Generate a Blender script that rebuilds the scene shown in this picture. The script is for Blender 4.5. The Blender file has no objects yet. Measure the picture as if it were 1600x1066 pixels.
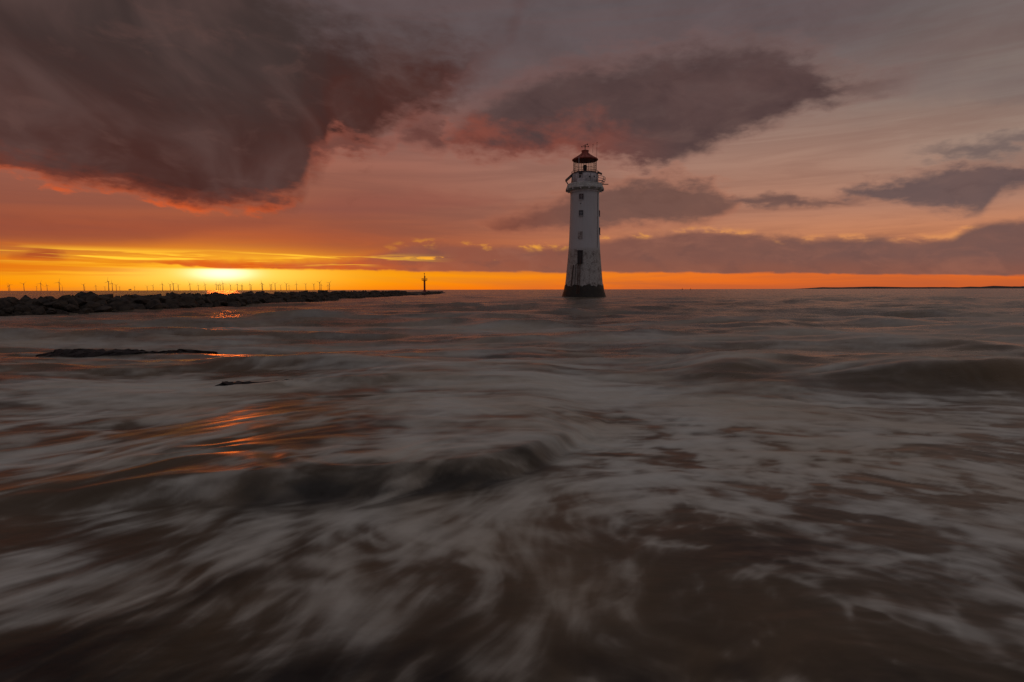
import bpy, bmesh, math, random
import numpy as np
from mathutils import Vector, Matrix, Euler

R = math.radians
random.seed(7)
rng = np.random.default_rng(11)
scene = bpy.context.scene
COL = scene.collection

# ------------------------------------------------------------------ camera
F = 1600 * 20.0 / 36.0            # focal length in photo pixels (20 mm lens)
PITCH, ROLL, EYE = 5.17, 0.14, 1.5
cam_d = bpy.data.cameras.new('camera')
cam_d.lens = 20.0
cam_d.sensor_width = 36.0
cam_d.clip_start = 0.05
cam_d.clip_end = 200000.0
cam = bpy.data.objects.new('camera', cam_d)
COL.objects.link(cam)
CAMROT = Matrix.Rotation(R(90 - PITCH), 3, 'X') @ Matrix.Rotation(R(-ROLL), 3, 'Z')
cam.matrix_world = Matrix.Translation((0, 0, EYE)) @ CAMROT.to_4x4()
scene.camera = cam


def ray(px, py):
    return CAMROT @ Vector(((px - 800) / F, -(py - 533) / F, -1.0)).normalized()


def azel(px, py):
    d = ray(px, py)
    return math.degrees(math.atan2(d.x, d.y)), math.degrees(math.asin(d.z))


def sky_dir(px, py):
    d = ray(px, py)
    return d


def at(px, py, Y):
    d = ray(px, py)
    k = Y / d.y
    return Vector((0, 0, EYE)) + d * k


def lin(r, g, b, a=1.0):
    def f(c):
        c /= 255.0
        return c / 12.92 if c <= 0.04045 else ((c + 0.055) / 1.055) ** 2.4
    return (f(r), f(g), f(b), a)


# ------------------------------------------------------------------ node helper
class NT:
    def __init__(s, tree):
        s.t = tree
        s.n = tree.nodes
        s.l = tree.links

    def put(s, sock, v):
        if isinstance(v, bpy.types.NodeSocket):
            s.l.new(v, sock)
        else:
            sock.default_value = v

    def math(s, op, a, b=None, c=None, clamp=False):
        n = s.n.new('ShaderNodeMath')
        n.operation = op
        n.use_clamp = clamp
        s.put(n.inputs[0], a)
        if b is not None:
            s.put(n.inputs[1], b)
        if c is not None:
            s.put(n.inputs[2], c)
        return n.outputs[0]

    def add(s, a, b): return s.math('ADD', a, b)
    def sub(s, a, b): return s.math('SUBTRACT', a, b)
    def mul(s, a, b): return s.math('MULTIPLY', a, b)
    def mad(s, a, b, c): return s.math('MULTIPLY_ADD', a, b, c)

    def smooth(s, x, lo, hi, t0=0.0, t1=1.0):
        n = s.n.new('ShaderNodeMapRange')
        n.interpolation_type = 'SMOOTHSTEP'
        s.put(n.inputs[0], x)
        s.put(n.inputs[1], lo)
        s.put(n.inputs[2], hi)
        s.put(n.inputs[3], t0)
        s.put(n.inputs[4], t1)
        return n.outputs[0]

    def mix(s, fac, a, b, mode='MIX'):
        n = s.n.new('ShaderNodeMix')
        n.data_type = 'RGBA'
        n.blend_type = mode
        s.put(n.inputs[0], fac)
        s.put(n.inputs[6], a)
        s.put(n.inputs[7], b)
        return n.outputs[2]

    def vec(s, x, y, z=0.0):
        n = s.n.new('ShaderNodeCombineXYZ')
        for i, v in enumerate((x, y, z)):
            s.put(n.inputs[i], v)
        return n.outputs[0]

    def sep(s, v):
        n = s.n.new('ShaderNodeSeparateXYZ')
        s.put(n.inputs[0], v)
        return n.outputs

    def noise(s, v, scale, detail=4.0, rough=0.55, dist=0.0, color=False):
        n = s.n.new('ShaderNodeTexNoise')
        n.noise_dimensions = '3D'
        s.put(n.inputs['Vector'], v)
        n.inputs['Scale'].default_value = scale
        n.inputs['Detail'].default_value = detail
        n.inputs['Roughness'].default_value = rough
        n.inputs['Distortion'].default_value = dist
        return n.outputs[1] if color else n.outputs[0]

    def voronoi(s, v, scale, feature='F1'):
        n = s.n.new('ShaderNodeTexVoronoi')
        n.feature = feature
        s.put(n.inputs['Vector'], v)
        n.inputs['Scale'].default_value = scale
        return n.outputs[0]

    def ramp(s, x, stops, interp='LINEAR'):
        n = s.n.new('ShaderNodeValToRGB')
        cr = n.color_ramp
        cr.interpolation = interp
        while len(cr.elements) > 1:
            cr.elements.remove(cr.elements[-1])
        cr.elements[0].position = stops[0][0]
        cr.elements[0].color = stops[0][1]
        for p, c in stops[1:]:
            e = cr.elements.new(p)
            e.color = c
        s.put(n.inputs[0], x)
        return n.outputs[0]

    def curve(s, x, pts):
        """pts: (x, y) with both in 0..1"""
        n = s.n.new('ShaderNodeFloatCurve')
        m = n.mapping
        c = m.curves[0]
        pts = sorted(pts)
        while len(c.points) > 2:
            c.points.remove(c.points[1])
        c.points[0].location = pts[0]
        c.points[1].location = pts[-1]
        for p in pts[1:-1]:
            c.points.new(*p)
        for p in c.points:
            p.handle_type = 'AUTO_CLAMPED'
        m.extend = 'HORIZONTAL'
        m.update()
        n.inputs[0].default_value = 1.0
        s.put(n.inputs[1], x)
        return n.outputs[0]


# ------------------------------------------------------------------ sky
SUN_AZ, SUN_EL = azel(347, 427)
world = bpy.data.worlds.new('World')
scene.world = world
world.use_nodes = True
world.node_tree.nodes.clear()
W = NT(world.node_tree)
AZ0, AZS, EL0, ELS = -48.0, 96.0, -4.0, 40.0
geo = W.n.new('ShaderNodeTexCoord').outputs['Generated']
dx, dy, dz = W.sep(geo)
az = W.mul(W.math('ARCTAN2', dx, dy), 57.29578)
el = W.mul(W.math('ARCSINE', dz), 57.29578)
# distorted cloud coordinates
el_st = W.mul(el, 1.8)
cv = W.vec(W.mul(az, 0.1), W.mul(el_st, 0.1), 0.0)
nA = W.noise(cv, 0.55, 5.0, 0.55)
nB = W.noise(W.vec(W.mul(az, 0.1), W.mul(el_st, 0.1), 7.3), 1.5, 6.0, 0.6, 0.3)
nC = W.noise(W.vec(W.mad(el, 0.05, W.mul(az, 0.1)), W.mul(el_st, 0.13), 3.1), 4.0, 4.0, 0.55, 0.2)
aw = W.add(az, W.add(W.mul(W.sub(nC, 0.5), 2.2), W.mul(W.sub(nB, 0.5), 1.8)))
# vertical wander grows with elevation (cloud bases close to the horizon look flat)
nD = W.noise(W.vec(W.mad(el, -0.04, W.mul(az, 0.1)), W.mul(el_st, 0.09), 9.4), 9.0, 3.0, 0.5, 0.3)
vamp = W.smooth(el, 0.5, 12.0, 0.16, 1.0)
ew = W.add(el, W.mul(vamp, W.add(W.add(W.mul(W.sub(nB, 0.5), 2.4), W.mul(W.sub(nC, 0.5), 3.0)), W.mul(W.sub(nD, 0.5), 1.0))))
awn = W.math('DIVIDE', W.sub(aw, AZ0), AZS, clamp=True)
azn = W.math('DIVIDE', W.sub(az, AZ0), AZS, clamp=True)


def cpts(px):
    out = []
    for x, y in px:
        a, e = azel(x, y)
        out.append((min(1, max(0, (a - AZ0) / AZS)), min(1, max(0, (e - EL0) / ELS))))
    return out


def cloud(lo, hi, slo, shi, namp=1.0, soft=1.35):
    """cloud between a lower and an upper outline (photo pixels -> sky angles)"""
    lo_c, hi_c = cpts(lo), cpts(hi)
    for e_, s_ in ((0, -1), (-1, 1)):          # closed tips taper away to nothing
        if lo_c[e_][1] > hi_c[e_][1]:
            x_ = lo_c[e_][0] + s_ * 0.025
            if 0 < x_ < 1:
                y0_, y1_ = lo_c[e_][1] + 0.14, hi_c[e_][1] - 0.14
                i_ = 0 if e_ == 0 else len(lo_c)
                lo_c.insert(i_, (x_, min(1, y0_)))
                hi_c.insert(0 if e_ == 0 else len(hi_c), (x_, max(0, y1_)))
    l = W.mad(W.curve(awn, lo_c), ELS, EL0)
    h = W.mad(W.curve(awn, hi_c), ELS, EL0)
    if isinstance(namp, bpy.types.NodeSocket):
        e = W.add(W.mul(ew, namp), W.mul(el, W.sub(1.0, namp)))
    else:
        e = ew if namp == 1.0 else W.add(W.mul(ew, namp), W.mul(el, 1 - namp))
    dl = W.sub(e, l)
    dh = W.sub(h, e)
    if not isinstance(slo, bpy.types.NodeSocket):
        slo, shi = slo * soft, shi * soft
    neg = W.mul(slo, -1.0) if isinstance(slo, bpy.types.NodeSocket) else -slo
    return W.mul(W.smooth(dl, neg, slo), W.smooth(dh, -shi, shi)), dl, dh


# angular offset from the sun
saz = W.sub(az, SUN_AZ)
sel = W.sub(el, SUN_EL)


def glow(wx, wy, p=1.0):
    d = W.add(W.math('POWER', W.math('ABSOLUTE', W.math('DIVIDE', saz, wx)), 2.0),
              W.math('POWER', W.math('ABSOLUTE', W.math('DIVIDE', sel, wy)), 2.0))
    return W.math('EXPONENT', W.mul(W.math('POWER', d, p), -1.0))


eln = W.math('DIVIDE', el, 40.0, clamp=True)
# high thin veil: colours over elevation, towards the sun and away from it
veil_sun = W.ramp(eln, [(0.0, lin(255, 120, 0)), (0.035, lin(255, 150, 0)), (0.065, lin(212, 98, 30)),
                        (0.10, lin(168, 84, 52)), (0.18, lin(147, 82, 66)), (0.30, lin(158, 98, 84)), (0.37, lin(138, 92, 84)),
                        (0.50, lin(104, 82, 80)), (0.75, lin(86, 77, 79)), (1.0, lin(116, 110, 114))])
veil_off = W.ramp(eln, [(0.0, lin(222, 100, 34)), (0.045, lin(232, 112, 40)), (0.10, lin(208, 134, 92)),
                        (0.17, lin(184, 128, 103)), (0.28, lin(174, 133, 115)), (0.40, lin(152, 130, 120)),
                        (0.55, lin(106, 96, 98)), (0.75, lin(104, 98, 102)), (1.0, lin(134, 132, 138))])
f_off = W.smooth(az, -20.0, 30.0)
sky = W.mix(f_off, veil_sun, veil_off)
sky = W.mix(W.mul(W.smooth(az, 24.0, 44.0), W.smooth(el, 4.0, 11.0, 0.0, 0.6)), sky, lin(152, 137, 126))
# behind the viewer the evening sky is a plain blue grey
f_back = W.smooth(W.math('ABSOLUTE', W.sub(az, 5.0)), 55.0, 130.0)
back = W.ramp(eln, [(0.0, lin(138, 136, 146)), (0.25, lin(142, 146, 160)), (1.0, lin(138, 141, 150))])
sky = W.mix(f_back, sky, back)
# clear air low over the horizon: physical sky, seen through the gaps
ns = W.n.new('ShaderNodeTexSky')
ns.sky_type = 'NISHITA'
ns.sun_disc = False
ns.sun_elevation = R(SUN_EL)
ns.sun_rotation = R(SUN_AZ)
nish = W.mix(1.0, ns.outputs[0], (0.06, 0.06, 0.06, 1), 'MULTIPLY')
sky = W.mix(W.smooth(el, 1.0, 14.0, 0.0, 0.10), sky, nish)
# soft streaks in the veil
st = W.noise(W.vec(W.mul(az, 0.03), W.mul(el, 0.35), 1.7), 1.6, 5.0, 0.6, 0.6)
sky = W.mix(W.smooth(st, 0.36, 0.70, 0.0, 0.6), sky, W.mix(0.62, sky, lin(116, 76, 68), 'MIX'))
# glow around the low sun
sky = W.mix(glow(12, 3.8), sky, W.mix(0.45, sky, lin(236, 100, 20)))
sky = W.mix(W.mul(glow(18, 1.5), 0.95), sky, lin(255, 168, 0))
sky = W.mix(W.mul(glow(9.0, 1.7), 0.9), sky, (1.15, 0.60, 0.035, 1))

# --- clouds
puff = W.noise(W.vec(W.mad(el, 0.06, W.mul(az, 0.1)), W.mul(el, 0.2), 12.0), 2.3, 5.0, 0.58, 0.5)


def lay(sky, m, core, rim=None, rim_amt=0.0, wide=None):
    if rim is not None:
        r = W.mul(W.mul(m, W.sub(1.0, m)), 4.0 * rim_amt)
        sky = W.mix(r, sky, rim)
        m = W.math('POWER', m, 1.6)
    # soft body shading: puffs that catch a little light, and duller hollows
    core = W.mix(W.smooth(puff, 0.50, 0.74, 0.0, 0.30), core, W.mix(0.35, core, sky))
    core = W.mix(W.smooth(puff, 0.50, 0.30, 0.0, 0.5), core, W.mix(1.0, core, (0.72, 0.70, 0.72, 1), 'MULTIPLY'))
    return W.mix(m, sky, core)


dense = W.smooth(nB, 0.3, 0.75)
dense2 = W.smooth(nA, 0.35, 0.68)
# left mauve stripes
m, dl, dh = cloud([(-120, 366), (0, 372), (150, 378), (260, 374), (330, 360), (420, 350), (480, 338)],
                  [(-120, 326), (0, 338), (150, 345), (260, 346), (330, 346), (420, 342), (480, 344)], 0.5, 0.6, 0.5)
sky = lay(sky, W.mul(m, 0.5), lin(140, 72, 58))
m, dl, dh = cloud([(430, 330), (480, 336), (560, 336), (640, 330), (720, 322), (800, 318)],
                  [(430, 334), (480, 318), (560, 302), (640, 302), (720, 306), (800, 320)], 0.5, 0.7, 0.5)
sky = lay(sky, W.mul(m, 0.55), lin(142, 82, 70))

# top grey sheet
m = W.smooth(W.add(el, W.mul(W.sub(nA, 0.5), 14.0)), 12.0, 21.0)
sky = W.mix(W.mul(m, 0.55), sky, W.mix(dense, lin(98, 87, 90), lin(84, 72, 74)))

# A: big dark mass on the left
A_lo = [(-150, 225), (0, 258), (120, 285), (240, 304), (345, 324), (430, 318), (470, 304), (484, 266), (508, 250),
        (522, 210), (552, 232), (580, 228), (600, 192), (640, 180), (700, 160), (740, 128), (790, 60), (830, -40)]
A_hi = [(-150, -260), (0, -260), (300, -200), (420, -40), (520, 30), (600, 66), (680, 78), (740, 108), (790, 90), (830, 0)]
mA, dlA, dhA = cloud(A_lo, A_hi, W.smooth(az, -28.0, -17.0, 0.7, 2.2), 4.2, W.smooth(az, -27.0, -19.0, 1.0, 2.0))
coreA = W.mix(W.smooth(dlA, 0.0, 13.0), lin(74, 42, 37), lin(65, 52, 50))
diag = W.noise(W.vec(W.mul(W.add(az, W.mul(el, 0.9)), 0.10), W.mul(W.sub(el, W.mul(az, 0.55)), 0.085), 2.2), 1.1, 4.0, 0.5, 0.5)
coreA = W.mix(W.smooth(diag, 0.45, 0.75, 0.0, 0.5), coreA, lin(102, 78, 74))
coreA = W.mix(W.smooth(diag, 0.50, 0.28, 0.0, 0.4), coreA, lin(58, 42, 41))
coreA = W.mix(W.mul(W.smooth(dlA, 1.8, 0.2), W.smooth(az, -12.0, -18.0, 0.25, 0.7)), coreA, lin(118, 56, 42))
coreA = W.mix(W.smooth(az, -6.0, 2.0, 0.0, 0.5), coreA, lin(86, 66, 66))
rimA = W.mix(W.smooth(az, -24.0, -8.0), lin(238, 96, 34), lin(176, 92, 70))
rr = W.mul(W.smooth(dlA, -0.95, -0.25), W.smooth(dlA, 0.8, 0.0))
sky = W.mix(W.mul(rr, W.mul(W.smooth(dhA, -1, 2), W.mul(W.smooth(az, -18.0, -24.0, 0.0, 1.0), W.smooth(nC, 0.36, 0.66, 0.12, 0.75)))), sky, rimA)
coreA = W.mix(W.smooth(puff, 0.5, 0.75, 0.0, 0.35), coreA, lin(104, 74, 68))
sky = W.mix(mA, sky, coreA)
# torn wisps trailing off its right side
m, dl, dh = cloud([(478, 236), (505, 252), (535, 236), (565, 242), (590, 244), (625, 214)], [(478, 244), (505, 222), (535, 206), (565, 218), (590, 230), (625, 226)], 0.6, 0.8, 1.4)
sky = lay(sky, W.mul(m, 0.9), lin(112, 68, 60), lin(190, 92, 68), 0.15)
# small torn cloud under it
m, dl, dh = cloud([(615, 205), (632, 222), (660, 230), (685, 236), (702, 226), (712, 200)],
                  [(615, 212), (632, 196), (660, 184), (685, 188), (702, 206), (712, 216)], 0.9, 0.9, 1.0)
sky = lay(sky, m, lin(112, 70, 63), lin(186, 90, 66), 0.12)

# B: cloud above the lighthouse
B_lo = [(690, 190), (716, 232), (760, 240), (840, 246), (905, 240), (960, 246), (1040, 266), (1085, 240), (1140, 216),
        (1200, 196), (1262, 166), (1330, 154), (1400, 142), (1430, 128)]
B_hi = [(690, 206), (716, 186), (770, 152), (840, 120), (920, 100), (1010, 88), (1110, 70), (1210, 70), (1290, 104),
        (1330, 128), (1400, 130), (1430, 136)]
mB, dlB, dhB = cloud(B_lo, B_hi, 0.8, 1.3)
coreB = W.mix(W.mul(dense, 0.8), lin(90, 68, 66), lin(75, 58, 58))
lit = W.mul(W.smooth(W.add(dlB, W.mul(W.sub(nB, 0.5), 7.0)), 4.2, 0.6), W.smooth(az, 17.0, 4.0))
coreB = W.mix(W.mul(lit, 0.75), coreB, lin(140, 74, 60))
coreB = W.mix(W.smooth(diag, 0.45, 0.75, 0.0, 0.2), coreB, lin(112, 88, 85))
sky = lay(sky, mB, coreB, W.mix(W.smooth(az, 4, 20), lin(186, 98, 76), lin(172, 116, 102)), 0.10)

# C: flat clouds behind the tower
m, dl, dh = cloud([(740, 342), (768, 358), (840, 362), (940, 356), (1020, 352), (1100, 346), (1142, 330), (1160, 312)],
                  [(740, 352), (768, 344), (840, 322), (900, 304), (960, 286), (1030, 280), (1100, 290), (1142, 306), (1160, 318)], 0.6, 0.8, 1.1, 1.3)
sky = lay(sky, W.mul(m, 0.92), W.mix(W.smooth(az, -4, 10), lin(128, 72, 58), lin(108, 78, 71)), lin(190, 110, 80), 0.2)
m, dl, dh = cloud([(1130, 308), (1160, 318), (1210, 326), (1270, 322), (1320, 320), (1350, 314)],
                  [(1130, 314), (1160, 306), (1210, 304), (1270, 314), (1320, 312), (1350, 318)], 0.35, 0.45, 0.8, 1.0)
sky = lay(sky, W.mul(m, 0.95), lin(110, 82, 76))
# D: right hand clouds
m, dl, dh = cloud([(1300, 292), (1330, 308), (1400, 318), (1480, 330), (1530, 334), (1570, 300), (1640, 292), (1800, 300)],
                  [(1300, 300), (1330, 288), (1400, 278), (1480, 262), (1530, 258), (1570, 250), (1640, 246), (1800, 240)], 0.6, 0.55, 1.1, 1.3)
sky = lay(sky, m, W.mix(W.mul(dense, 0.7), lin(112, 88, 84), lin(96, 80, 80)), lin(176, 122, 100), 0.25)
m, dl, dh = cloud([(1420, 232), (1470, 248), (1530, 246), (1600, 238), (1750, 240)],
                  [(1420, 240), (1470, 234), (1530, 220), (1600, 214), (1750, 200)], 0.5, 0.5, 1.0)
sky = lay(sky, W.mul(m, 0.85), lin(108, 92, 90))
m, dl, dh = cloud([(1380, 136), (1440, 142), (1520, 152), (1600, 150), (1750, 160)],
                  [(1380, 146), (1440, 132), (1520, 128), (1600, 122), (1750, 110)], 0.9, 1.2, 0.9)
sky = lay(sky, W.mul(m, 0.6), lin(118, 104, 102))

# E: long bank over the horizon, sharp flat base
E_lo = [(150, 404), (232, 411), (300, 417), (340, 421), (420, 420), (520, 422), (640, 424), (940, 425.5), (1200, 427), (1600, 430), (1900, 434)]
E_hi = [(150, 420), (232, 408), (300, 406), (380, 408), (460, 408), (560, 404), (600, 394), (650, 382), (760, 386), (860, 388), (940, 378),
        (1010, 370), (1100, 364), (1200, 371), (1290, 376), (1400, 374), (1480, 374), (1530, 352), (1600, 346), (1900, 330)]
mE, dlE, dhE = cloud(E_lo, E_hi, 0.13, 0.42, 0.85, 1.0)
coreE = W.mix(W.smooth(az, -23.0, -8.0), lin(222, 92, 18), lin(146, 84, 66))
coreE = W.mix(W.smooth(az, -6.0, 14.0), coreE, lin(124, 82, 72))
coreE = W.mix(W.smooth(az, 8.0, 42.0), coreE, lin(108, 82, 78))
coreE = W.mix(W.mul(W.smooth(dlE, 1.6, 0.1), 0.45), coreE, W.mix(W.smooth(az, -22, 6), lin(222, 92, 24), lin(144, 84, 64)))
coreE = W.mix(W.smooth(puff, 0.48, 0.72, 0.0, 0.4), coreE, W.mix(W.smooth(az, -22, 2), lin(232, 110, 40), lin(158, 104, 86)))
coreE = W.mix(W.mul(dense, 0.3), coreE, lin(150, 98, 80))
coreE = W.mix(W.smooth(nC, 0.5, 0.75, 0.0, 0.3), coreE, lin(96, 72, 70))
rimE = W.mix(W.smooth(az, -20.0, 36.0), lin(255, 176, 20), lin(226, 150, 92))
rr = W.mul(W.smooth(dhE, -0.85, -0.1), W.smooth(dhE, 0.6, 0.05))
rr = W.mul(rr, W.mul(W.smooth(nC, 0.48, 0.66), W.smooth(az, -14.0, -3.0, 0.35, 1.0)))
sky = W.mix(W.mul(rr, W.smooth(W.sub(el, 0.0), 1.2, 1.8)), sky, rimE)
sky = W.mix(W.mul(mE, 0.97), sky, coreE)
# holes with bright light in the bank, left of the tower
hole = W.mul(W.smooth(nC, 0.58, 0.68), W.mul(W.smooth(W.math('ABSOLUTE', W.sub(el, 3.1)), 0.24, 0.06), W.smooth(W.math('ABSOLUTE', W.sub(az, -2.0)), 11.0, 6.0)))
sky = W.mix(hole, sky, lin(250, 165, 50))
# small dark cloud far left and streaks round the sun
m, dl, dh = cloud([(5, 399), (40, 404), (75, 405), (115, 403)], [(5, 402), (40, 396), (72, 388), (115, 404)], 0.2, 0.25, 0.4)
sky = lay(sky, m, lin(176, 82, 40))
sb = W.noise(W.vec(W.mul(az, 0.05), W.mul(el, 1.1), 5.2), 1.5, 4.0, 0.6, 0.5)
band = W.mul(W.smooth(el, 2.1, 2.6), W.smooth(el, 3.7, 2.9))
band = W.mul(band, W.smooth(W.math('ABSOLUTE', saz), 22.0, 8.0))
sky = W.mix(W.mul(band, W.smooth(sb, 0.50, 0.60)), sky, (1.2, 0.66, 0.04, 1))
low = W.mul(W.smooth(el, 0.9, 1.6), W.smooth(el, 2.9, 2.1))
low = W.mul(low, W.smooth(az, -29.0, -35.0))
sky = W.mix(W.mul(low, W.smooth(sb, 0.62, 0.44, 0.0, 0.65)), sky, lin(224, 100, 14))

# sun burning through under the bank (flattened by the bank above it)
under = W.smooth(el, SUN_EL + 0.50, SUN_EL + 0.24)
sky = W.mix(W.mul(W.mul(glow(6.5, 1.15), under), 0.9), sky, (1.2, 0.80, 0.14, 1))
core = W.mul(glow(2.4, 0.62, 1.2), under)
sky = W.mix(core, sky, (1.7, 1.35, 0.8, 1))
# below the horizon
sky = W.mix(W.smooth(el, -0.02, -0.6), sky, lin(60, 50, 48))
bgn = W.n.new('ShaderNodeBackground')
W.l.new(sky, bgn.inputs[0])
bgn.inputs[1].default_value = 1.0
wo = W.n.new('ShaderNodeOutputWorld')
W.l.new(bgn.outputs[0], wo.inputs[0])
world.cycles.sampling_method = 'MANUAL'
world.cycles.sample_map_resolution = 1024

# ------------------------------------------------------------------ sun, exposure
sun_d = bpy.data.lights.new('sun', 'SUN')
sun_d.energy = 0.06
sun_d.angle = R(2.5)
sun_d.color = (1.0, 0.15, 0.01)
sun = bpy.data.objects.new('sun', sun_d)
COL.objects.link(sun)
sd = ray(347, 427)
sun.rotation_euler = sd.to_track_quat('Z', 'Y').to_euler()
vs = scene.view_settings
vs.view_transform = 'Standard'
vs.look = 'None'
vs.exposure = 0.0
vs.gamma = 1.0
scene.cycles.use_denoising = True
scene.cycles.max_bounces = 6


# ------------------------------------------------------------------ materials
def material(name):
    m = bpy.data.materials.new(name)
    m.use_nodes = True
    T = NT(m.node_tree)
    return m, T, m.node_tree.nodes['Principled BSDF']


def simple(name, col, rough=0.7, metal=0.0, var=0.25, scale=3.0, bump=0.0):
    m, T, b = material(name)
    tc = T.n.new('ShaderNodeTexCoord').outputs['Object']
    n = T.noise(tc, scale, 5.0, 0.6)
    c = T.mix(T.smooth(n, 0.3, 0.7), tuple(c * (1 - var) for c in col) + (1,), tuple(min(1, c * (1 + var)) for c in col) + (1,))
    T.l.new(c, b.inputs['Base Color'])
    b.inputs['Roughness'].default_value = rough
    b.inputs['Metallic'].default_value = metal
    if bump:
        bn = T.n.new('ShaderNodeBump')
        bn.inputs['Strength'].default_value = bump
        bn.inputs['Distance'].default_value = 0.05
        T.l.new(T.noise(tc, scale * 3, 6.0, 0.65), bn.inputs['Height'])
        T.l.new(bn.outputs[0], b.inputs['Normal'])
    return m


M = {}
M['rock'] = simple('wet_rock', (0.032, 0.024, 0.014), 0.7, 0, 0.75, 1.6, 0.8)
M['rock_dark'] = simple('wet_dark_rock', (0.016, 0.013, 0.012), 0.42, 0, 0.6, 9.0, 1.0)
M['concrete'] = simple('weathered_concrete', (0.10, 0.085, 0.075), 0.8, 0, 0.4, 0.6, 0.3)
M['red_paint'] = simple('weathered_red_paint', (0.33, 0.075, 0.05), 0.6, 0, 0.35, 2.5)
M['dark_metal'] = simple('dark_iron', (0.03, 0.028, 0.028), 0.55, 0.2, 0.4, 4.0)
M['rust'] = simple('rusty_iron', (0.10, 0.045, 0.03), 0.8, 0.1, 0.5, 6.0)
M['steel'] = simple('grey_steel', (0.28, 0.28, 0.29), 0.5, 0.3, 0.2, 4.0)
M['beacon_red'] = simple('beacon_red_paint', (0.30, 0.025, 0.02), 0.5, 0, 0.2, 1.0)
M['turbine'] = simple('turbine_grey_paint', (0.22, 0.20, 0.19), 0.5, 0, 0.05, 0.02)
M['yellow'] = simple('turbine_yellow_paint', (0.5, 0.32, 0.03), 0.5, 0, 0.05, 0.02)
M['land'] = simple('heath_and_dunes', (0.045, 0.045, 0.04), 0.9, 0, 0.5, 0.004)
M['seabed'] = simple('sand', (0.12, 0.09, 0.06), 0.9, 0, 0.2, 0.5)
M['recess'] = simple('dark_board', (0.035, 0.033, 0.035), 0.6, 0, 0.3, 5.0)
M['white_trim'] = simple('dirty_white_paint', (0.55, 0.56, 0.57), 0.6, 0, 0.22, 2.0)
M['green_trim'] = simple('algae_stained_paint', (0.44, 0.47, 0.44), 0.65, 0, 0.3, 1.6)
m, T, b = material('lantern_glass')
b.inputs['Base Color'].default_value = (0.9, 0.92, 0.9, 1)
b.inputs['Roughness'].default_value = 0.03
b.inputs['Transmission Weight'].default_value = 1.0
b.inputs['IOR'].default_value = 1.01
M['glass'] = m
m, T, b = material('window_glass')
b.inputs['Base Color'].default_value = (0.02, 0.02, 0.025, 1)
b.inputs['Roughness'].default_value = 0.08
M['pane'] = m


# ------------------------------------------------------------------ object helpers
def obj(name, bm_or_me, mat=None, parent=None, smooth=False, loc=None):
    if isinstance(bm_or_me, bmesh.types.BMesh):
        me = bpy.data.meshes.new(name)
        bm_or_me.normal_update()
        bm_or_me.to_mesh(me)
        bm_or_me.free()
    else:
        me = bm_or_me
    if mat and not me.materials:
        me.materials.append(mat)
    if smooth:
        me.polygons.foreach_set('use_smooth', [True] * len(me.polygons))
    o = bpy.data.objects.new(name, me)
    COL.objects.link(o)
    if parent:
        o.parent = parent
    if loc is not None:
        o.location = loc
    return o


def tag(o, label=None, cat=None, group=None, kind=None):
    if label: o['label'] = label
    if cat: o['category'] = cat
    if group: o['group'] = group
    if kind: o['kind'] = kind
    return o


def empty(name, loc, rz=0.0):
    o = bpy.data.objects.new(name, None)
    COL.objects.link(o)
    o.location = loc
    o.rotation_euler.z = rz
    return o


def lathe(bm, prof, seg=48, cx=0.0, cy=0.0, close=True):
    """prof: list of (radius, z)"""
    rings = []
    for r, z in prof:
        rings.append([bm.verts.new((cx + r * math.cos(2 * math.pi * k / seg), cy + r * math.sin(2 * math.pi * k / seg), z)) for k in range(seg)])
    for a, b_ in zip(rings, rings[1:]):
        for k in range(seg):
            bm.faces.new((a[k], a[(k + 1) % seg], b_[(k + 1) % seg], b_[k]))
    if close:
        bm.faces.new(list(reversed(rings[0])))
        bm.faces.new(rings[-1])
    return bm


def tube(bm, pts, r, seg=8):
    pts = [Vector(p) for p in pts]
    rs = r if isinstance(r, (list, tuple)) else [r] * len(pts)
    rings = []
    for i, p in enumerate(pts):
        t = (pts[min(i + 1, len(pts) - 1)] - pts[max(i - 1, 0)]).normalized()
        u = t.orthogonal().normalized() if abs(t.z) < 0.95 else Vector((1, 0, 0))
        u = (u - t * u.dot(t)).normalized()
        v = t.cross(u)
        rings.append([bm.verts.new(p + (u * math.cos(2 * math.pi * k / seg) + v * math.sin(2 * math.pi * k / seg)) * rs[i]) for k in range(seg)])
    for a, b_ in zip(rings, rings[1:]):
        for k in range(seg):
            bm.faces.new((a[k], a[(k + 1) % seg], b_[(k + 1) % seg], b_[k]))
    bm.faces.new(list(reversed(rings[0])))
    bm.faces.new(rings[-1])
    return bm


def box(bm, cx, cy, cz, sx, sy, sz, rot=None, bevel=0.0):
    mat = Matrix.Translation((cx, cy, cz))
    if rot is not None:
        mat = mat @ rot.to_4x4()
    mat = mat @ Matrix.Diagonal((sx, sy, sz, 1))
    ret = bmesh.ops.create_cube(bm, size=1.0, matrix=mat)
    if bevel:
        es = list({e for v in ret['verts'] for e in v.link_edges})
        bmesh.ops.bevel(bm, geom=es, offset=bevel, segments=1, affect='EDGES')
    return bm


# ------------------------------------------------------------------ smooth noise for numpy
TN = 512


def make_tile(seed, octs, base=8, gain=0.55):
    g = np.random.default_rng(seed)
    out = np.zeros((TN, TN))
    amp, n = 1.0, base
    for _ in range(octs):
        if n > TN:
            break
        a = g.random((n, n))
        x = np.arange(TN) * n / TN
        i = x.astype(int)
        f = x - i
        f = f * f * f * (f * (f * 6 - 15) + 10)
        i1 = (i + 1) % n
        r0 = a[i][:, i] * (1 - f) + a[i][:, i1] * f
        r1 = a[i1][:, i] * (1 - f) + a[i1][:, i1] * f
        out += amp * (r0 * (1 - f[:, None]) + r1 * f[:, None])
        amp *= gain
        n *= 2
    out -= out.mean()
    out /= out.std()
    return out.astype(np.float32)


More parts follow.
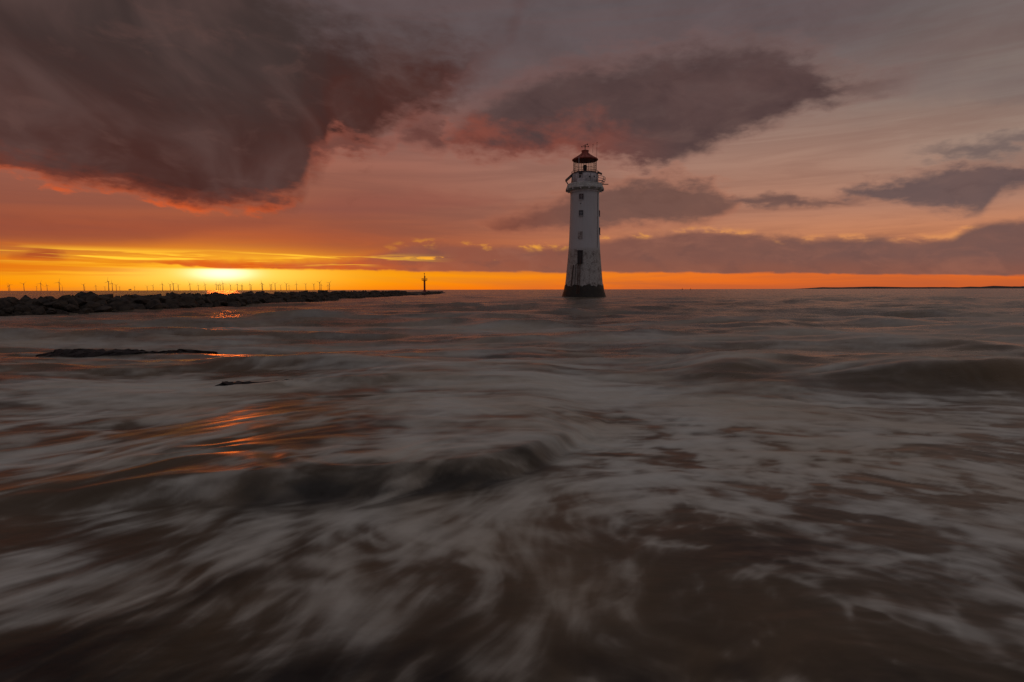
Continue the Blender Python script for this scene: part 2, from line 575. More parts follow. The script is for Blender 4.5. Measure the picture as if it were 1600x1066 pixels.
def samp(tile, x, y):
    """x, y in tile periods"""
    x = (x % 1.0) * TN
    y = (y % 1.0) * TN
    i = x.astype(np.int32)
    j = y.astype(np.int32)
    fx = (x - i).astype(np.float32)
    fy = (y - j).astype(np.float32)
    i %= TN
    j %= TN
    i1 = (i + 1) % TN
    j1 = (j + 1) % TN
    flat = tile.ravel()
    a = flat[i * TN + j]
    b_ = flat[i1 * TN + j]
    c = flat[i * TN + j1]
    d = flat[i1 * TN + j1]
    return (a * (1 - fx) + b_ * fx) * (1 - fy) + (c * (1 - fx) + d * fx) * fy


def sstep(x, a, b_):
    t = np.clip((x - a) / (b_ - a), 0, 1)
    return t * t * (3 - 2 * t)


# ------------------------------------------------------------------ sea
NC, NR = 1120, 900
t_ = np.linspace(-1.4, 1.4, NC)
q = np.linspace(0, 1, NR)
s_ = 1.5 / 4000 + (1.5 / 0.75 - 1.5 / 4000) * q ** 2.0
Yr = (1.5 / s_)[::-1]                       # near -> far
Y = np.repeat(Yr[:, None], NC, 1)
X = (Y + 0.9) * t_[None, :]
dY = np.gradient(Yr)[:, None]
tileA = make_tile(1, 6, 8, 0.55)
tileB = make_tile(2, 6, 8, 0.6)
tileC = make_tile(3, 5, 16, 0.6)
tileS = make_tile(5, 2, 8, 0.4)
tileS2 = make_tile(6, 2, 8, 0.4)
wx = X + 0.9 * samp(tileS, X / 60, Y / 60)
wy = Y + 0.8 * samp(tileS2, X / 60, Y / 60)


def g2(cx, cy, rx, ry, ang=0.0, p=1.0):
    c, s = math.cos(R(ang)), math.sin(R(ang))
    u = ((wx - cx) * c + (wy - cy) * s) / rx
    v = (-(wx - cx) * s + (wy - cy) * c) / ry
    return np.exp(-(u * u + v * v) ** p)


h = np.zeros_like(X)
# swell trains rolling towards the shore
for lam, amp, ang, ph in ((26, .08, 78, 0.3), (15, .10, 100, 1.2), (9.5, .085, 86, 2.6), (6.1, .05, 108, 0.9), (4.3, .035, 70, 4.0), (2.9, .022, 95, 5.0)):
    k = 2 * math.pi / lam
    c, s = math.cos(R(ang)), math.sin(R(ang))
    mod = 0.55 + 0.45 * samp(tileA, X / (lam * 9) + ph, Y / (lam * 7) + .3 * ph)
    fade = sstep(lam / dY, 2.5, 6.0) * sstep(Y, 4.0 + lam * .35, 12.0 + lam)
    w = np.sin(k * (wx * c + wy * s) + ph)
    h += amp * np.clip(mod, 0, 1.6) * fade * (np.exp(1.1 * w) / 1.6 - 0.75)


h += 0.060 * samp(tileB, X / 70 + .13, Y / 18) * sstep(Y, 5, 11) * sstep(0.9 / dY, .25, 1.0)
h += 0.035 * samp(tileA, X / 160 + .43, Y / 45) * sstep(Y, 25, 60)
# short ripples close in
rw_ = 2 * math.pi * (Y / 0.62 + 0.9 * samp(tileS, X / 9, Y / 9) + 0.25 * X)
h += 0.0075 * np.sin(rw_) * np.clip(0.4 + 0.6 * samp(tileA, X / 18 + .2, Y / 12), 0, 2) * sstep(Y, 3.6, 4.3) * sstep(Y, 15, 10)


def breaker(cx, cy, L, H, ang, front, backw):
    c, s = math.cos(R(ang)), math.sin(R(ang))
    u = ((wx - cx) * c + (wy - cy) * s)
    v = (-(wx - cx) * s + (wy - cy) * c)
    v = v + 0.16 * front * samp(tileS, X / 30 + .3, Y / 30)
    prof = np.where(v < 0, np.exp(-(v / front) ** 2), np.exp(-(v / backw) ** 2))
    return H * np.exp(-np.abs(u / (1.25 * L)) ** 2.0) * prof * (0.85 + 0.22 * samp(tileS2, u / 22 + .17, v / 60))


brk = (breaker(10.0, 7.9, 3.2, .46, -2, .34, 1.6) + breaker(5.5, 8.7, 1.1, .27, 5, .36, 1.6)
       + breaker(0.6, 22.5, 2.8, .55, 2, .9, 3.0) + breaker(-2.4, 10.2, 2.4, .17, 2, .5, 1.8) + breaker(0.6, 12.5, 2.2, .12, -2, .6, 1.8))
for bx_, by_, bl_, bh_ in ((13, 13.5, 4, .20), (5, 16.5, 4, .15), (21, 19, 6, .26), (10, 24, 5, .22), (-8, 19.5, 5, .14), (-16, 18, 4, .14), (27, 31, 7, .30),
                           (14, 37, 7, .28), (3, 33, 5, .24), (-7, 30, 5, .22), (38, 46, 9, .32), (22, 54, 9, .30), (-3, 48, 7, .28), (8, 66, 9, .3), (45, 70, 12, .32),
                           (-14, 60, 8, .25), (30, 88, 12, .3), (-10, 95, 10, .25), (62, 100, 14, .32)):
    brk = brk + breaker(bx_, by_, bl_, 1.35 * bh_, random.uniform(-6, 6), .04 * by_ + .1, .12 * by_)
h += brk
# shelf of rock just under the surface on the left: water stands higher on it and spills over its edge
edge = np.interp(X, [-3.2, -2.16, -1.5, -0.9, -0.3, 0.16, 0.4, 0.62, 0.9, 1.3], [3.95, 3.98, 4.02, 4.10, 4.38, 4.82, 5.18, 5.6, 6.15, 6.9]) + 0.07 * samp(tileS, X / 14, Y / 14) + 0.015 * samp(tileS2, X / 5, Y / 5)
shelf = sstep(Y - edge, -0.20, 0.12) * sstep(X, -5.0, -1.6) * sstep(X, 1.3, 0.1) * sstep(Y, 15.0, 5.5)
h += 0.16 * shelf
edge2 = 8.3 + 0.10 * (X + 3.5) + 0.08 * samp(tileB, X / 4, Y / 4)
shelf2 = sstep(Y - edge2, -0.12, 0.12) * sstep(X, -5.2, -4.4) * sstep(X, -0.4, -2.2) * sstep(Y, 10.5, 9.4)
h += 0.07 * shelf2
h += -0.06 * g2(-4.9, 5.5, .9, .22, 6)

# flow of the water: direction of the foam streaks
th = np.zeros_like(X)
th += 28 * sstep(Y, 7.5, 4.5) * sstep(X, 2.0, -0.5)
th += 34 * np.exp(-((X - 0.30) / 0.55) ** 2) * sstep(Y, 5.2, 3.8)
th += 12 * sstep(Y, 3.6, 2.4) * sstep(X, 0.5, -1)
th += 18 * sstep(Y, 3.6, 2.6) * np.exp(-((X - 0.5) / 0.9) ** 2)
th += -16 * sstep(X, 0.8, 2.5) * sstep(Y, 9.0, 5.5)
th += 10 * samp(tileA, X / 22, Y / 22) * sstep(Y, 14, 6)
th = np.radians(th)
cx_, sx_ = np.cos(th), np.sin(th)


def lic(tile, period, length, steps=8, seedx=0.0):
    acc = np.zeros_like(X, dtype=np.float32)
    lf = 1.0 - 0.6 * sstep(X, 0.3, 1.4) * sstep(Y, 7.5, 5.5)
    tw = 0.0
    for k in range(-steps, steps + 1):
        wgt = math.cos(0.5 * math.pi * k / (steps + 1))
        d = lf * (length * k / steps)
        acc += wgt * samp(tile, (X + cx_ * d) / period + seedx, (Y + sx_ * d) / period + seedx * .7)
        tw += wgt * wgt
    acc /= math.sqrt(tw)
    return acc / (acc.std() + 1e-6)


def band_tile(seed, base):
    return make_tile(seed, 2, base, 0.5)


BT = band_tile(31, 64)
BT2 = band_tile(32, 64)


def streaks(cell, ratio, seedx, tile=BT):
    L = lic(tile, cell * 64.0, cell * ratio, 10 if cell < .1 else 8, seedx)
    return L * sstep(cell / dY, 0.9, 2.2)


L1 = lic(tileA, 26.0, 2.0)
L2 = lic(tileB, 8.0, 0.70, 8, 0.31)
L3 = lic(tileC, 3.2, 0.26, 8, 0.57)
res3 = sstep(3.2 / 40 / dY, 0.3, 1.2)
res2 = sstep(8.0 / 30 / dY, 0.4, 1.5)
# wisps drawn out along the flow, from broad bands down to threads
th0 = th + np.radians(9.0) * samp(tileA, X / 9, Y / 9) + np.radians(6.0) * samp(tileS, X / 3, Y / 3)
cx_, sx_ = np.cos(th0), np.sin(th0)
F1 = streaks(0.022, 5.5, .11)
F2 = streaks(0.05, 5.5, .23, BT2)
F3 = streaks(0.12, 4.5, .37)
F4 = streaks(0.26, 3.2, .53, BT2)
F5 = streaks(0.8, 3.0, .71)
th2 = th + np.radians(35 + 25 * samp(tileS, X / 18, Y / 18))      # a second, crossing set
cx_, sx_ = np.cos(th2), np.sin(th2)
G2 = streaks(0.05, 3.0, .41)
G3 = streaks(0.16, 3.0, .87, BT2)


def ridge_n(tile, px_, py_, ox):
    u = X / px_ + ox + 0.004 * F4 + 0.002 * F3
    v = Y / py_ + ox * .6 + 0.02 * samp(tileA, X / 6 + ox, Y / 6)
    return np.exp(-(np.abs(samp(tile, u, v)) / 0.62) ** 1.5)


tileR = make_tile(21, 2, 16, 0.5)
tileR2 = make_tile(22, 2, 32, 0.5)
lace = ridge_n(tileR, 11.0, 8.0, .21) + 0.8 * ridge_n(tileR2, 9.0, 6.5, .63)
lace -= lace.mean()
patch = sstep(samp(tileS2, X / 16 + .4, Y / 11) + .5 * L1, -0.8, 1.0)     # threads gather in patches
near = sstep(Y, 6.0, 3.2)
streak = 0.42 * F5 + 0.48 * F4 + (0.25 + 0.5 * patch) * (1 - 0.22 * near) * (0.75 * F3 + (0.70 - 0.15 * near) * F2 + (0.50 - 0.35 * near) * F1 + 0.40 * G3 + 0.22 * G2) + 0.35 * L1

# drifting mist of fine bubbles: curled, cloudy, only a little drawn out
tileM = make_tile(51, 6, 16, 0.72)
c1 = samp(tileS, X / 7 + .3, Y / 7) * 0.20 + samp(tileA, X / 11, Y / 11 + .4) * 0.07
c2 = samp(tileS2, X / 7, Y / 7 + .6) * 0.16 + samp(tileB, X / 11 + .2, Y / 11) * 0.06
cx_, sx_ = np.cos(th0), np.sin(th0)
X0, Y0 = X, Y
X, Y = X0 + c1, Y0 + c2
M1 = lic(tileM, 6.0, 0.30, 9, .19)
X, Y = X0 * 1.3 - c2, Y0 * 1.3 + c1
M2 = lic(tileM, 4.0, 0.15, 8, .47)
X, Y = X0, Y0
n8 = sstep(Y, 10.0, 5.5)
streak = streak * (1 - 0.4 * n8) + n8 * (0.56 * M1 + 0.42 * M2)

# foam cover: where the water has been breaking
env = np.zeros_like(X)
for cx, cy, rx, ry, a, k in ((-6.0, 7.6, 3.6, 1.0, 0, .95), (-1.5, 14.5, 4.5, 1.2, 2, .8), (2.7, 7.6, 2.0, .9, -8, 1.35), (0.9, 5.9, .9, .6, -15, .8), (1.5, 10.5, 2.6, 1.0, 0, .6),
                             (2.2, 5.6, 2.2, 1.3, -14, .55), (4.6, 5.0, 2.6, 1.4, -8, .45), (0.45, 4.4, .26, .9, 12, .85),
                             (2.0, 3.8, 1.7, .8, 0, .55), (-2.2, 3.15, 2.3, .35, 22, .35), (-0.4, 6.6, 1.6, .7, -12, .5),
                             (-4.0, 6.3, 1.6, .5, 14, .4), (-9.0, 22, 9, 2.0, 0, .6), (-0.4, 3.7, 1.3, .5, 28, .3), (5.5, 7.0, 2.5, .6, 0, .6),
                             (0.6, 2.2, .3, .7, 25, .4), (-2.9, 2.55, .9, .16, 25, .6), (1.2, 20.5, 2.2, .9, 0, .5), (5.6, 9.2, .6, .7, 0, .6)):
    env += k * g2(cx, cy, rx, ry, a)
env += 0.8 * g2(9.6, 8.15, 2.8, .20, -2) + 0.8 * g2(5.2, 8.95, 1.2, .20, 5) + 0.7 * g2(0.6, 23.3, 2.6, .7, 2)    # spray off the crests
band = np.exp(-((Y - edge + 0.12) / 0.26) ** 2) * sstep(X, -2.7, -1.6) * sstep(X, 0.75, 0.0)
env -= 0.5 * band + 0.75 * g2(-2.3, 6.5, 1.4, 1.6)
env -= 0.28 * sstep(Y, 2.7, 1.7) + 0.18 * sstep(Y, 4.6, 2.8)  # foam thinned towards the viewer to carry part of the vignette's darkening
env -= 0.8 * g2(-4.7, 9.3, .9, .45) + 0.7 * g2(-4.1, 7.9, 1.0, .35)
env += 0.9 * np.exp(-((np.hypot(X - 13.6, (Y - 106) * .8) - 6.0) / 3.0) ** 2)        # wash round the tower
env -= 1.1 * g2(10.0, 7.6, 3.0, .36, -2) + 1.0 * g2(5.5, 8.4, .9, .34, 4) + 0.4 * g2(0.4, 22, 2.6, 1.2)
env -= 0.25 * g2(-0.6, 2.7, 1.0, .25, 32) + 0.3 * g2(-4.6, 5.5, .9, .25, 6) + 0.35 * g2(-2.2, 4.9, .8, .22, 18)
# laced foam with open cells on the right
right = sstep(X, 0.3, 1.3) * sstep(Y, 8.0, 5.5)
coarse = samp(make_tile(41, 3, 16, 0.6), X / 17.0 + .012 * F5, Y / 10.0)       # clear brown pools between the foam
fil = np.clip(F2 - 0.35, 0, 3) ** 1.3 * 0.8 + np.clip(F3 - 0.4, 0, 3) ** 1.3 * 0.8 + np.clip(F1 - 0.5, 0, 3) * 0.4 + np.clip(G3 - 0.5, 0, 3) * 0.5
foam = 0.16 - 0.06 * near + 0.46 * env + 0.115 * (1 - 0.6 * near) * (0.3 + patch) * fil + (0.215 + 0.05 * right * sstep(Y, 3.2, 5.0)) * streak + lace * (0.05 + 0.13 * right) - 0.07 * coarse * sstep(Y, 16, 9)
open_ = sstep(samp(make_tile(43, 2, 32, 0.4), X / 13.0 + .006 * F4, Y / 9.0 + .004 * F3), 0.75, 1.7)   # round openings in the foam sheet
foam = foam - 0.34 * open_ * right + 0.03 * right
foam = foam * (1 - 0.85 * np.clip(band * (0.85 + 0.40 * (F3 + F2)), 0, 1))
foam = 0.5 * (foam + np.sqrt(foam * foam + 0.014))                # soft floor
foam = 1 - np.exp(-2.3 * np.clip(foam, 0, 3))
foam = 0.62 * foam + 0.38 * sstep(foam, 0.12, 0.88)
# seaweed on the sunken ledge, plus painted darkening: left trough shade and near-edge vignette
weed_dark = 0.95 * band + 1.0 * g2(0.75, 1.85, 1.5, .50, 4) + 0.9 * g2(-2.3, 1.95, 1.5, .42, 20) + 0.6 * sstep(Y, 2.5, 1.7) + 0.55 * g2(-1.0, 4.75, .9, .22, 20) + 0.6 * g2(-4.7, 5.35, .9, .22, 6)
weed_dark += 0.6 * g2(3.0, 3.35, .5, .22, 10) + 0.45 * g2(-0.7, 2.65, .9, .18, 32) + 0.7 * g2(-0.1, 5.2, .9, .22, 14)
weed_dark = np.clip(weed_dark * (0.85 + 0.15 * F4 + 0.15 * F3 - 0.30 * M1 - 0.15 * M2), 0, 1)
foam = foam * (1 - 0.5 * weed_dark)
far = sstep(Y, 14, 40)
foam = foam * (1 - 0.62 * far)
h += 0.010 * L1 * sstep(Y, 2.0, 6.0) + (0.0045 * F4 + 0.0022 * F3 + 0.0008 * F2) * (0.35 + 0.65 * sstep(Y, 3.5, 6.0))

co = np.stack([X, Y, h], -1).reshape(-1, 3).astype(np.float32)
nv = NR * NC
# far rim so that the sheet reaches the horizon
rim = np.stack([t_ * 90000.0, np.full(NC, 90000.0), np.zeros(NC)], -1).astype(np.float32)
co = np.concatenate([co, rim])
foam_all = np.concatenate([foam.ravel(), np.full(NC, 0.1)]).astype(np.float32)
idx = np.arange((NR + 1) * NC).reshape(NR + 1, NC)
quads = np.stack([idx[:-1, :-1], idx[:-1, 1:], idx[1:, 1:], idx[1:, :-1]], -1).reshape(-1, 4)
me = bpy.data.meshes.new('sea')
me.vertices.add(len(co))
me.vertices.foreach_set('co', co.ravel())
me.loops.add(quads.size)
me.loops.foreach_set('vertex_index', quads.ravel().astype(np.int32))
me.polygons.add(len(quads))
me.polygons.foreach_set('loop_start', np.arange(0, quads.size, 4, dtype=np.int32))
me.polygons.foreach_set('loop_total', np.full(len(quads), 4, dtype=np.int32))
me.update(calc_edges=True)
me.polygons.foreach_set('use_smooth', np.ones(len(quads), dtype=bool))
att = me.attributes.new('foam', 'FLOAT', 'POINT')
att.data.foreach_set('value', foam_all)
att = me.attributes.new('weed_dark', 'FLOAT', 'POINT')
att.data.foreach_set('value', np.concatenate([weed_dark.ravel(), np.zeros(NC)]).astype(np.float32))

m, T, b = material('sea_water')
fo = T.n.new('ShaderNodeAttribute')
fo.attribute_name = 'foam'
fo = fo.outputs['Fac']
pos = T.n.new('ShaderNodeNewGeometry').outputs['Position']
px_, py_, pz_ = T.sep(pos)
fine = T.noise(T.vec(T.mul(px_, 1.0), T.mul(py_, 2.2), 0.0), 5.0, 5.0, 0.6, 0.4)
fo2 = T.math('ADD', fo, T.mul(T.mul(T.sub(fine, 0.5), 0.35), T.mad(fo, 0.8, 0.15)), clamp=True)
turb = T.noise(pos, 0.45, 4.0, 0.6, 0.3)
wcol = T.mix(T.smooth(turb, 0.3, 0.7), (0.050, 0.038, 0.019, 1), (0.135, 0.097, 0.048, 1))
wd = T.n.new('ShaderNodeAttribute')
wd.attribute_name = 'weed_dark'
wcol = T.mix(wd.outputs['Fac'], wcol, (0.010, 0.009, 0.006, 1))  # near-black tint: ledge seaweed, with vignette and trough shade painted in
fcol = T.mix(T.smooth(turb, 0.3, 0.7), (0.68, 0.73, 0.66, 1), (0.60, 0.58, 0.47, 1))
T.l.new(T.mix(fo2, wcol, fcol), b.inputs['Base Color'])
T.l.new(T.add(T.mad(fo2, 0.5, 0.17), T.smooth(py_, 14.0, 6.0, 0.0, 0.13)), b.inputs['Roughness'])
b.inputs['IOR'].default_value = 1.33
bp = T.n.new('ShaderNodeBump')
rip = T.add(T.mul(T.noise(T.vec(T.mul(px_, 0.55), py_, 0.0), 0.9, 5.0, 0.62, 0.3), 1.0),
            T.mul(T.noise(T.vec(T.mul(px_, 0.35), T.mul(py_, 0.6), 4.0), 0.30, 3.0, 0.5, 0.2), 2.0))
T.l.new(rip, bp.inputs['Height'])
T.put(bp.inputs['Strength'], T.smooth(py_, 5.0, 40.0, 0.04, 0.42))
bp.inputs['Distance'].default_value = 0.5
T.l.new(bp.outputs[0], b.inputs['Normal'])
me.materials.append(m)
sea = bpy.data.objects.new('sea', me)
COL.objects.link(sea)
tag(sea, 'brown grey sea with drifting foam streaks', kind='structure')

bm = bmesh.new()
box(bm, 0, 0, -3.0, 4000, 4000, 1.0)
tag(obj('seabed', bm, M['seabed']), 'sandy sea floor under the water', kind='structure')


def sea_z(x, y):
    i = int(np.clip(np.searchsorted(Yr, y), 0, NR - 1))
    j = int(np.clip(np.searchsorted(t_, x / (y + 0.9)), 0, NC - 1))
    return float(h[i, j])


# ------------------------------------------------------------------ far land
def ridge(name, D, pts, depth, label):
    bm = bmesh.new()
    rows = []
    for k, (px, hp) in enumerate(pts):
        p = at(px, 452, D)
        x = p.x
        H = hp * D / F
        rows.append([bm.verts.new((x, D, -2)), bm.verts.new((x, D + depth * .25, H * .7)), bm.verts.new((x, D + depth * .5, H)),
                     bm.verts.new((x, D + depth, -2))])
    for a, b_ in zip(rows, rows[1:]):
        for k in range(3):
            bm.faces.new((a[k], b_[k], b_[k + 1], a[k + 1]))
    return tag(obj(name, bm, M['land'], smooth=True), label, kind='structure')


pts = [(1292, 0.1)]
for x in range(1298, 2200, 9):
    base = 2.2 + 1.0 * math.sin((x - 1300) / 70.0) + 0.35 * math.sin(x / 17.0) + random.uniform(-.15, .15)
    pts.append((x, max(0.3, base * min(1, (x - 1290) / 30.0))))
ridge('headland', 15000, pts, 2500, 'low dark headland along the right horizon')
pts = [(1492, 0.1)]
for x in range(1500, 2200, 5):
    pts.append((x, max(.3, min(1, (x - 1490) / 40.0) * (3.0 + 0.7 * math.sin(x / 23.0) + 0.5 * math.sin(x / 7.3) + random.uniform(-.4, .4)))))
ridge('dunes', 9000, pts, 1500, 'darker nearer dunes at the right end of the horizon')

# ------------------------------------------------------------------ breakwater
def rock_mesh(name, seed, sub=2, flat=0.75):
    g = random.Random(seed)
    bm = bmesh.new()
    bmesh.ops.create_icosphere(bm, subdivisions=sub, radius=1.0)
    planes = []
    for _ in range(9):
        n = Vector((g.gauss(0, 1), g.gauss(0, 1), g.gauss(0, .8))).normalized()
        planes.append((n, g.uniform(0.45, 0.78)))
    sc = Vector((g.uniform(.85, 1.3), g.uniform(.8, 1.1), g.uniform(.6, .9) * flat / .75))
    for v in bm.verts:
        p = v.co.copy()
        for n, d in planes:
            e = p.dot(n) - d
            if e > 0:
                p -= n * e * 0.98
        p *= 1 + g.uniform(-.035, .035)
        v.co = Vector((p.x * sc.x, p.y * sc.y, p.z * sc.z)) * 1.4
    me = bpy.data.meshes.new(name)
    bm.to_mesh(me)
    bm.free()
    me.materials.append(M['rock'])
    return me


RM = [rock_mesh('boulder', 100 + i, 2 if i < 8 else 1) for i in range(12)]
path = [Vector((-62, 25)), Vector((-44, 28)), Vector((-31.0, 33.2)), Vector((-28.0, 37)), Vector((-26.9, 50)), Vector((-26.3, 70)), Vector((-27.0, 100)), Vector((-29.3, 168))]
segs = [(a, b_, (b_ - a).length) for a, b_ in zip(path, path[1:])]
TOT = sum(s[2] for s in segs)


def on_path(s):
    for a, b_, l in segs:
        if s <= l:
            d = (b_ - a) / l
            return a + d * s, Vector((-d.y, d.x))
        s -= l
    a, b_, l = segs[-1]
    d = (b_ - a) / l
    return b_, Vector((-d.y, d.x))


breakwater = empty('rock_breakwater', (-27, 40, 0))
tag(breakwater, 'long low breakwater of dark heaped boulders on the left', 'breakwater')
BW = Vector((-27, 40, 0))
# core mound
bm = bmesh.new()
rows = []
NSEG = 60
for i in range(NSEG + 1):
    p, n = on_path(TOT * i / NSEG)
    rows.append([bm.verts.new(Vector((p.x + n.x * c, p.y + n.y * c, z)) - BW) for c, z in ((0.3, -.8), (1.6, .38), (2.6, .58), (5.5, .58), (7.5, -.8))])
for a, b_ in zip(rows, rows[1:]):
    for k in range(4):
        bm.faces.new((a[k], b_[k], b_[k + 1], a[k + 1]))
obj('core', bm, M['rock'], breakwater)
cand = []
s = 0.0
for lane, (c, z0, rad) in enumerate(((0.15, 0.0, .44), (0.8, 0.2, .48), (1.5, .42, .46), (2.2, .58, .46), (3.0, .66, .48), (4.0, .66, .48), (5.4, .55, .52))):
    s = random.uniform(0, 1)
    while s < TOT:
        p, n = on_path(s)
        r = rad * random.uniform(.5, 1.3) * (1.0 + (0.2 if random.random() < .10 else 0)) * (0.85 if p.y < 40 else 1.0)
        cc = c + random.uniform(-.4, .4)
        if lane == 0 and random.random() < .35:
            cc -= random.uniform(.3, 1.1)
        pos_ = Vector((p.x + n.x * cc, p.y + n.y * cc, z0 + random.uniform(-.2, .18)))
        # boulders in the clear sight line show largest
        vis = r / pos_.y * (1.0 if lane <= 3 else 0.4)
        if abs(pos_.x / pos_.y) > 0.98:
            vis *= 0.05
        cand.append((vis, pos_, r))
        s += r * random.uniform(1.25, 1.75)
cand.sort(key=lambda c: -c[0])
for vis, p, r in cand[:300]:
    o = bpy.data.objects.new('boulder', RM[random.randrange(8)])
    COL.objects.link(o)
    o.parent = breakwater
    o.location = p - BW
    o.rotation_euler = (random.uniform(-.5, .5), random.uniform(-.5, .5), random.uniform(0, 6.28))
    o.scale = (r * random.uniform(.85, 1.2), r * random.uniform(.85, 1.15), r * random.uniform(.8, 1.1))
vs_, fs_ = [], []
for vis, p, r in cand[300:]:
    me = RM[8 + random.randrange(4)]
    mt = Matrix.Translation(p - BW) @ Euler((random.uniform(-.5, .5), random.uniform(-.5, .5), random.uniform(0, 6.28))).to_matrix().to_4x4() @ Matrix.Scale(r, 4)
    o0 = len(vs_)
    vs_ += [mt @ v.co for v in me.vertices]
    fs_ += [[o0 + i for i in f.vertices] for f in me.polygons]
me = bpy.data.meshes.new('boulder_heap')
me.from_pydata(vs_, [], fs_)
tag(obj('boulder_heap', me, M['rock'], breakwater), kind='stuff')

# concrete mole that carries the breakwater on to the beacon
mole = empty('concrete_mole', (-32, 225, 0))
tag(mole, 'low dark concrete mole at the seaward end of the breakwater', 'mole')
a, b_ = Vector((-30.2, 158)), Vector((-36.4, 292))
d = (b_ - a).normalized()
n = Vector((d.y, -d.x))


def slab(name, s0, s1, c0, c1, z0, z1):
    bm = bmesh.new()
    L = (b_ - a).length
    vs = []
    K = 14
    ring = []
    for i in range(K + 1):
        p = a + d * (s0 + (s1 - s0) * i / K)
        w = random.uniform(-.12, .12)
        ring.append([bm.verts.new((p.x + n.x * c + 32, p.y + n.y * c - 225, z)) for c, z in
                     ((c0, z0), (c1 + .35 + w, z0), (c1 + w, z1 - .12), (c1 - .12 + w, z1 + random.uniform(-.03, .03)), (c0, z1))])
    for r0, r1 in zip(ring, ring[1:]):
        for k in range(5):
            bm.faces.new((r0[k], r0[(k + 1) % 5], r1[(k + 1) % 5], r1[k]))
    bm.faces.new(ring[0])
    bm.faces.new(list(reversed(ring[-1])))
    bmesh.ops.recalc_face_normals(bm, faces=bm.faces)
    return obj(name, bm, M['concrete'], mole)


LM = (b_ - a).length
slab('deck', 0, LM, -4.5, 1.2, -1.0, 0.82)
slab('apron', 0, LM * .80, 1.3, 4.2, -1.0, 0.34)
for i in range(16):
    s = random.uniform(0, LM * .62)
    p = a + d * s + n * random.uniform(3.5, 5.0)
    o = bpy.data.objects.new('boulder', RM[8 + i % 4])
    COL.objects.link(o)
    o.parent = mole
    o.location = (p.x + 32, p.y - 225, 0.1)
    o.rotation_euler = (0, 0, random.uniform(0, 6))
    r = random.uniform(.6, 1.1)
    o.scale = (r * 1.5, r, r * .8)

# beacon
p = at(663.5, 455, 217)
beacon = empty('harbour_beacon', (p.x, 217, 0.80))
tag(beacon, 'slim red beacon post with railed platform and mast on the mole', 'beacon')
bm = bmesh.new()
lathe(bm, [(.62, 0), (.62, .35), (.36, .4), (.34, 4.15), (.36, 4.2)], 16)
obj('post', bm, M['beacon_red'], beacon, False)
bm = bmesh.new()
lathe(bm, [(.35, 4.0), (1.05, 4.18), (1.05, 4.26), (.3, 4.26)], 16)
pl = obj('platform', bm, M['dark_metal'], beacon)
for k in range(6):
    an = k * math.pi / 3
    bm = bmesh.new()
    tube(bm, [(math.cos(an) * 1.0, math.sin(an) * 1.0, 4.24), (math.cos(an) * 1.02, math.sin(an) * 1.02, 5.0)], .06, 6)
    obj('railing_post', bm, M['dark_metal'], pl)
bm = bmesh.new()
for zz in (4.62, 5.0):
    tube(bm, [(math.cos(k * math.pi / 8) * 1.02, math.sin(k * math.pi / 8) * 1.02, zz) for k in range(17)], .05, 6)
obj('railing', bm, M['beacon_red'], pl)
bm = bmesh.new()
tube(bm, [(0, 0, 4.2), (0, 0, 5.9), (0, 0, 6.6)], [.2, .12, .06], 8)
obj('mast', bm, M['beacon_red'], beacon)
bm = bmesh.new()
lathe(bm, [(.10, 6.55), (.17, 6.6), (.17, 6.9), (.05, 7.05)], 10)
obj('light', bm, M['dark_metal'], beacon)
bm = bmesh.new()
box(bm, .22, 0, 5.55, .30, .06, .7)
obj('panel', bm, M['dark_metal'], beacon)

# ------------------------------------------------------------------ wind turbines
turb = [(60, 350), (70, 342), (172, 335), (262, 355), (293, 332), (337, 346), (425, 325), (446, 358), (600, 343), (606, 358), (686, 350), (750, 358),
        (777, 320), (803, 332), (831, 345), (855, 358), (962, 358), (1052, 355), (1094, 350), (1161, 338), (1217, 343), (1240, 336), (1274, 345),
        (1358, 338), (1417, 348), (1466, 342), (1545, 342), (1560, 346), (1573, 345), (1594, 335)]
turb2 = [(48, 342), (96, 337), (125, 345), (133, 346), (187, 338), (196, 345), (272, 330), (277, 340), (332, 341), (341, 341), (366, 332), (406, 345),
         (447, 335), (465, 346), (519, 335), (585, 337), (643, 338), (685, 325), (695, 341), (743, 346), (753, 328)]
TL = [(x / 4.571, (384 - y) / 4.571) for x, y in turb] + [(350 + x / 4.571, (379 - y) / 4.571) for x, y in turb2]
TL.sort()
ones = ['', 'first', 'second', 'third', 'fourth', 'fifth', 'sixth', 'seventh', 'eighth', 'ninth', 'tenth', 'eleventh', 'twelfth', 'thirteenth',
        'fourteenth', 'fifteenth', 'sixteenth', 'seventeenth', 'eighteenth', 'nineteenth', 'twentieth']
tens = {20: 'twenty', 30: 'thirty', 40: 'forty', 50: 'fifty'}


def ordinal(k):
    if k <= 20: return ones[k]
    t, u = k // 10 * 10, k % 10
    if u == 0: return tens[t][:-1] + 'ieth'
    return tens[t] + '-' + ones[u]


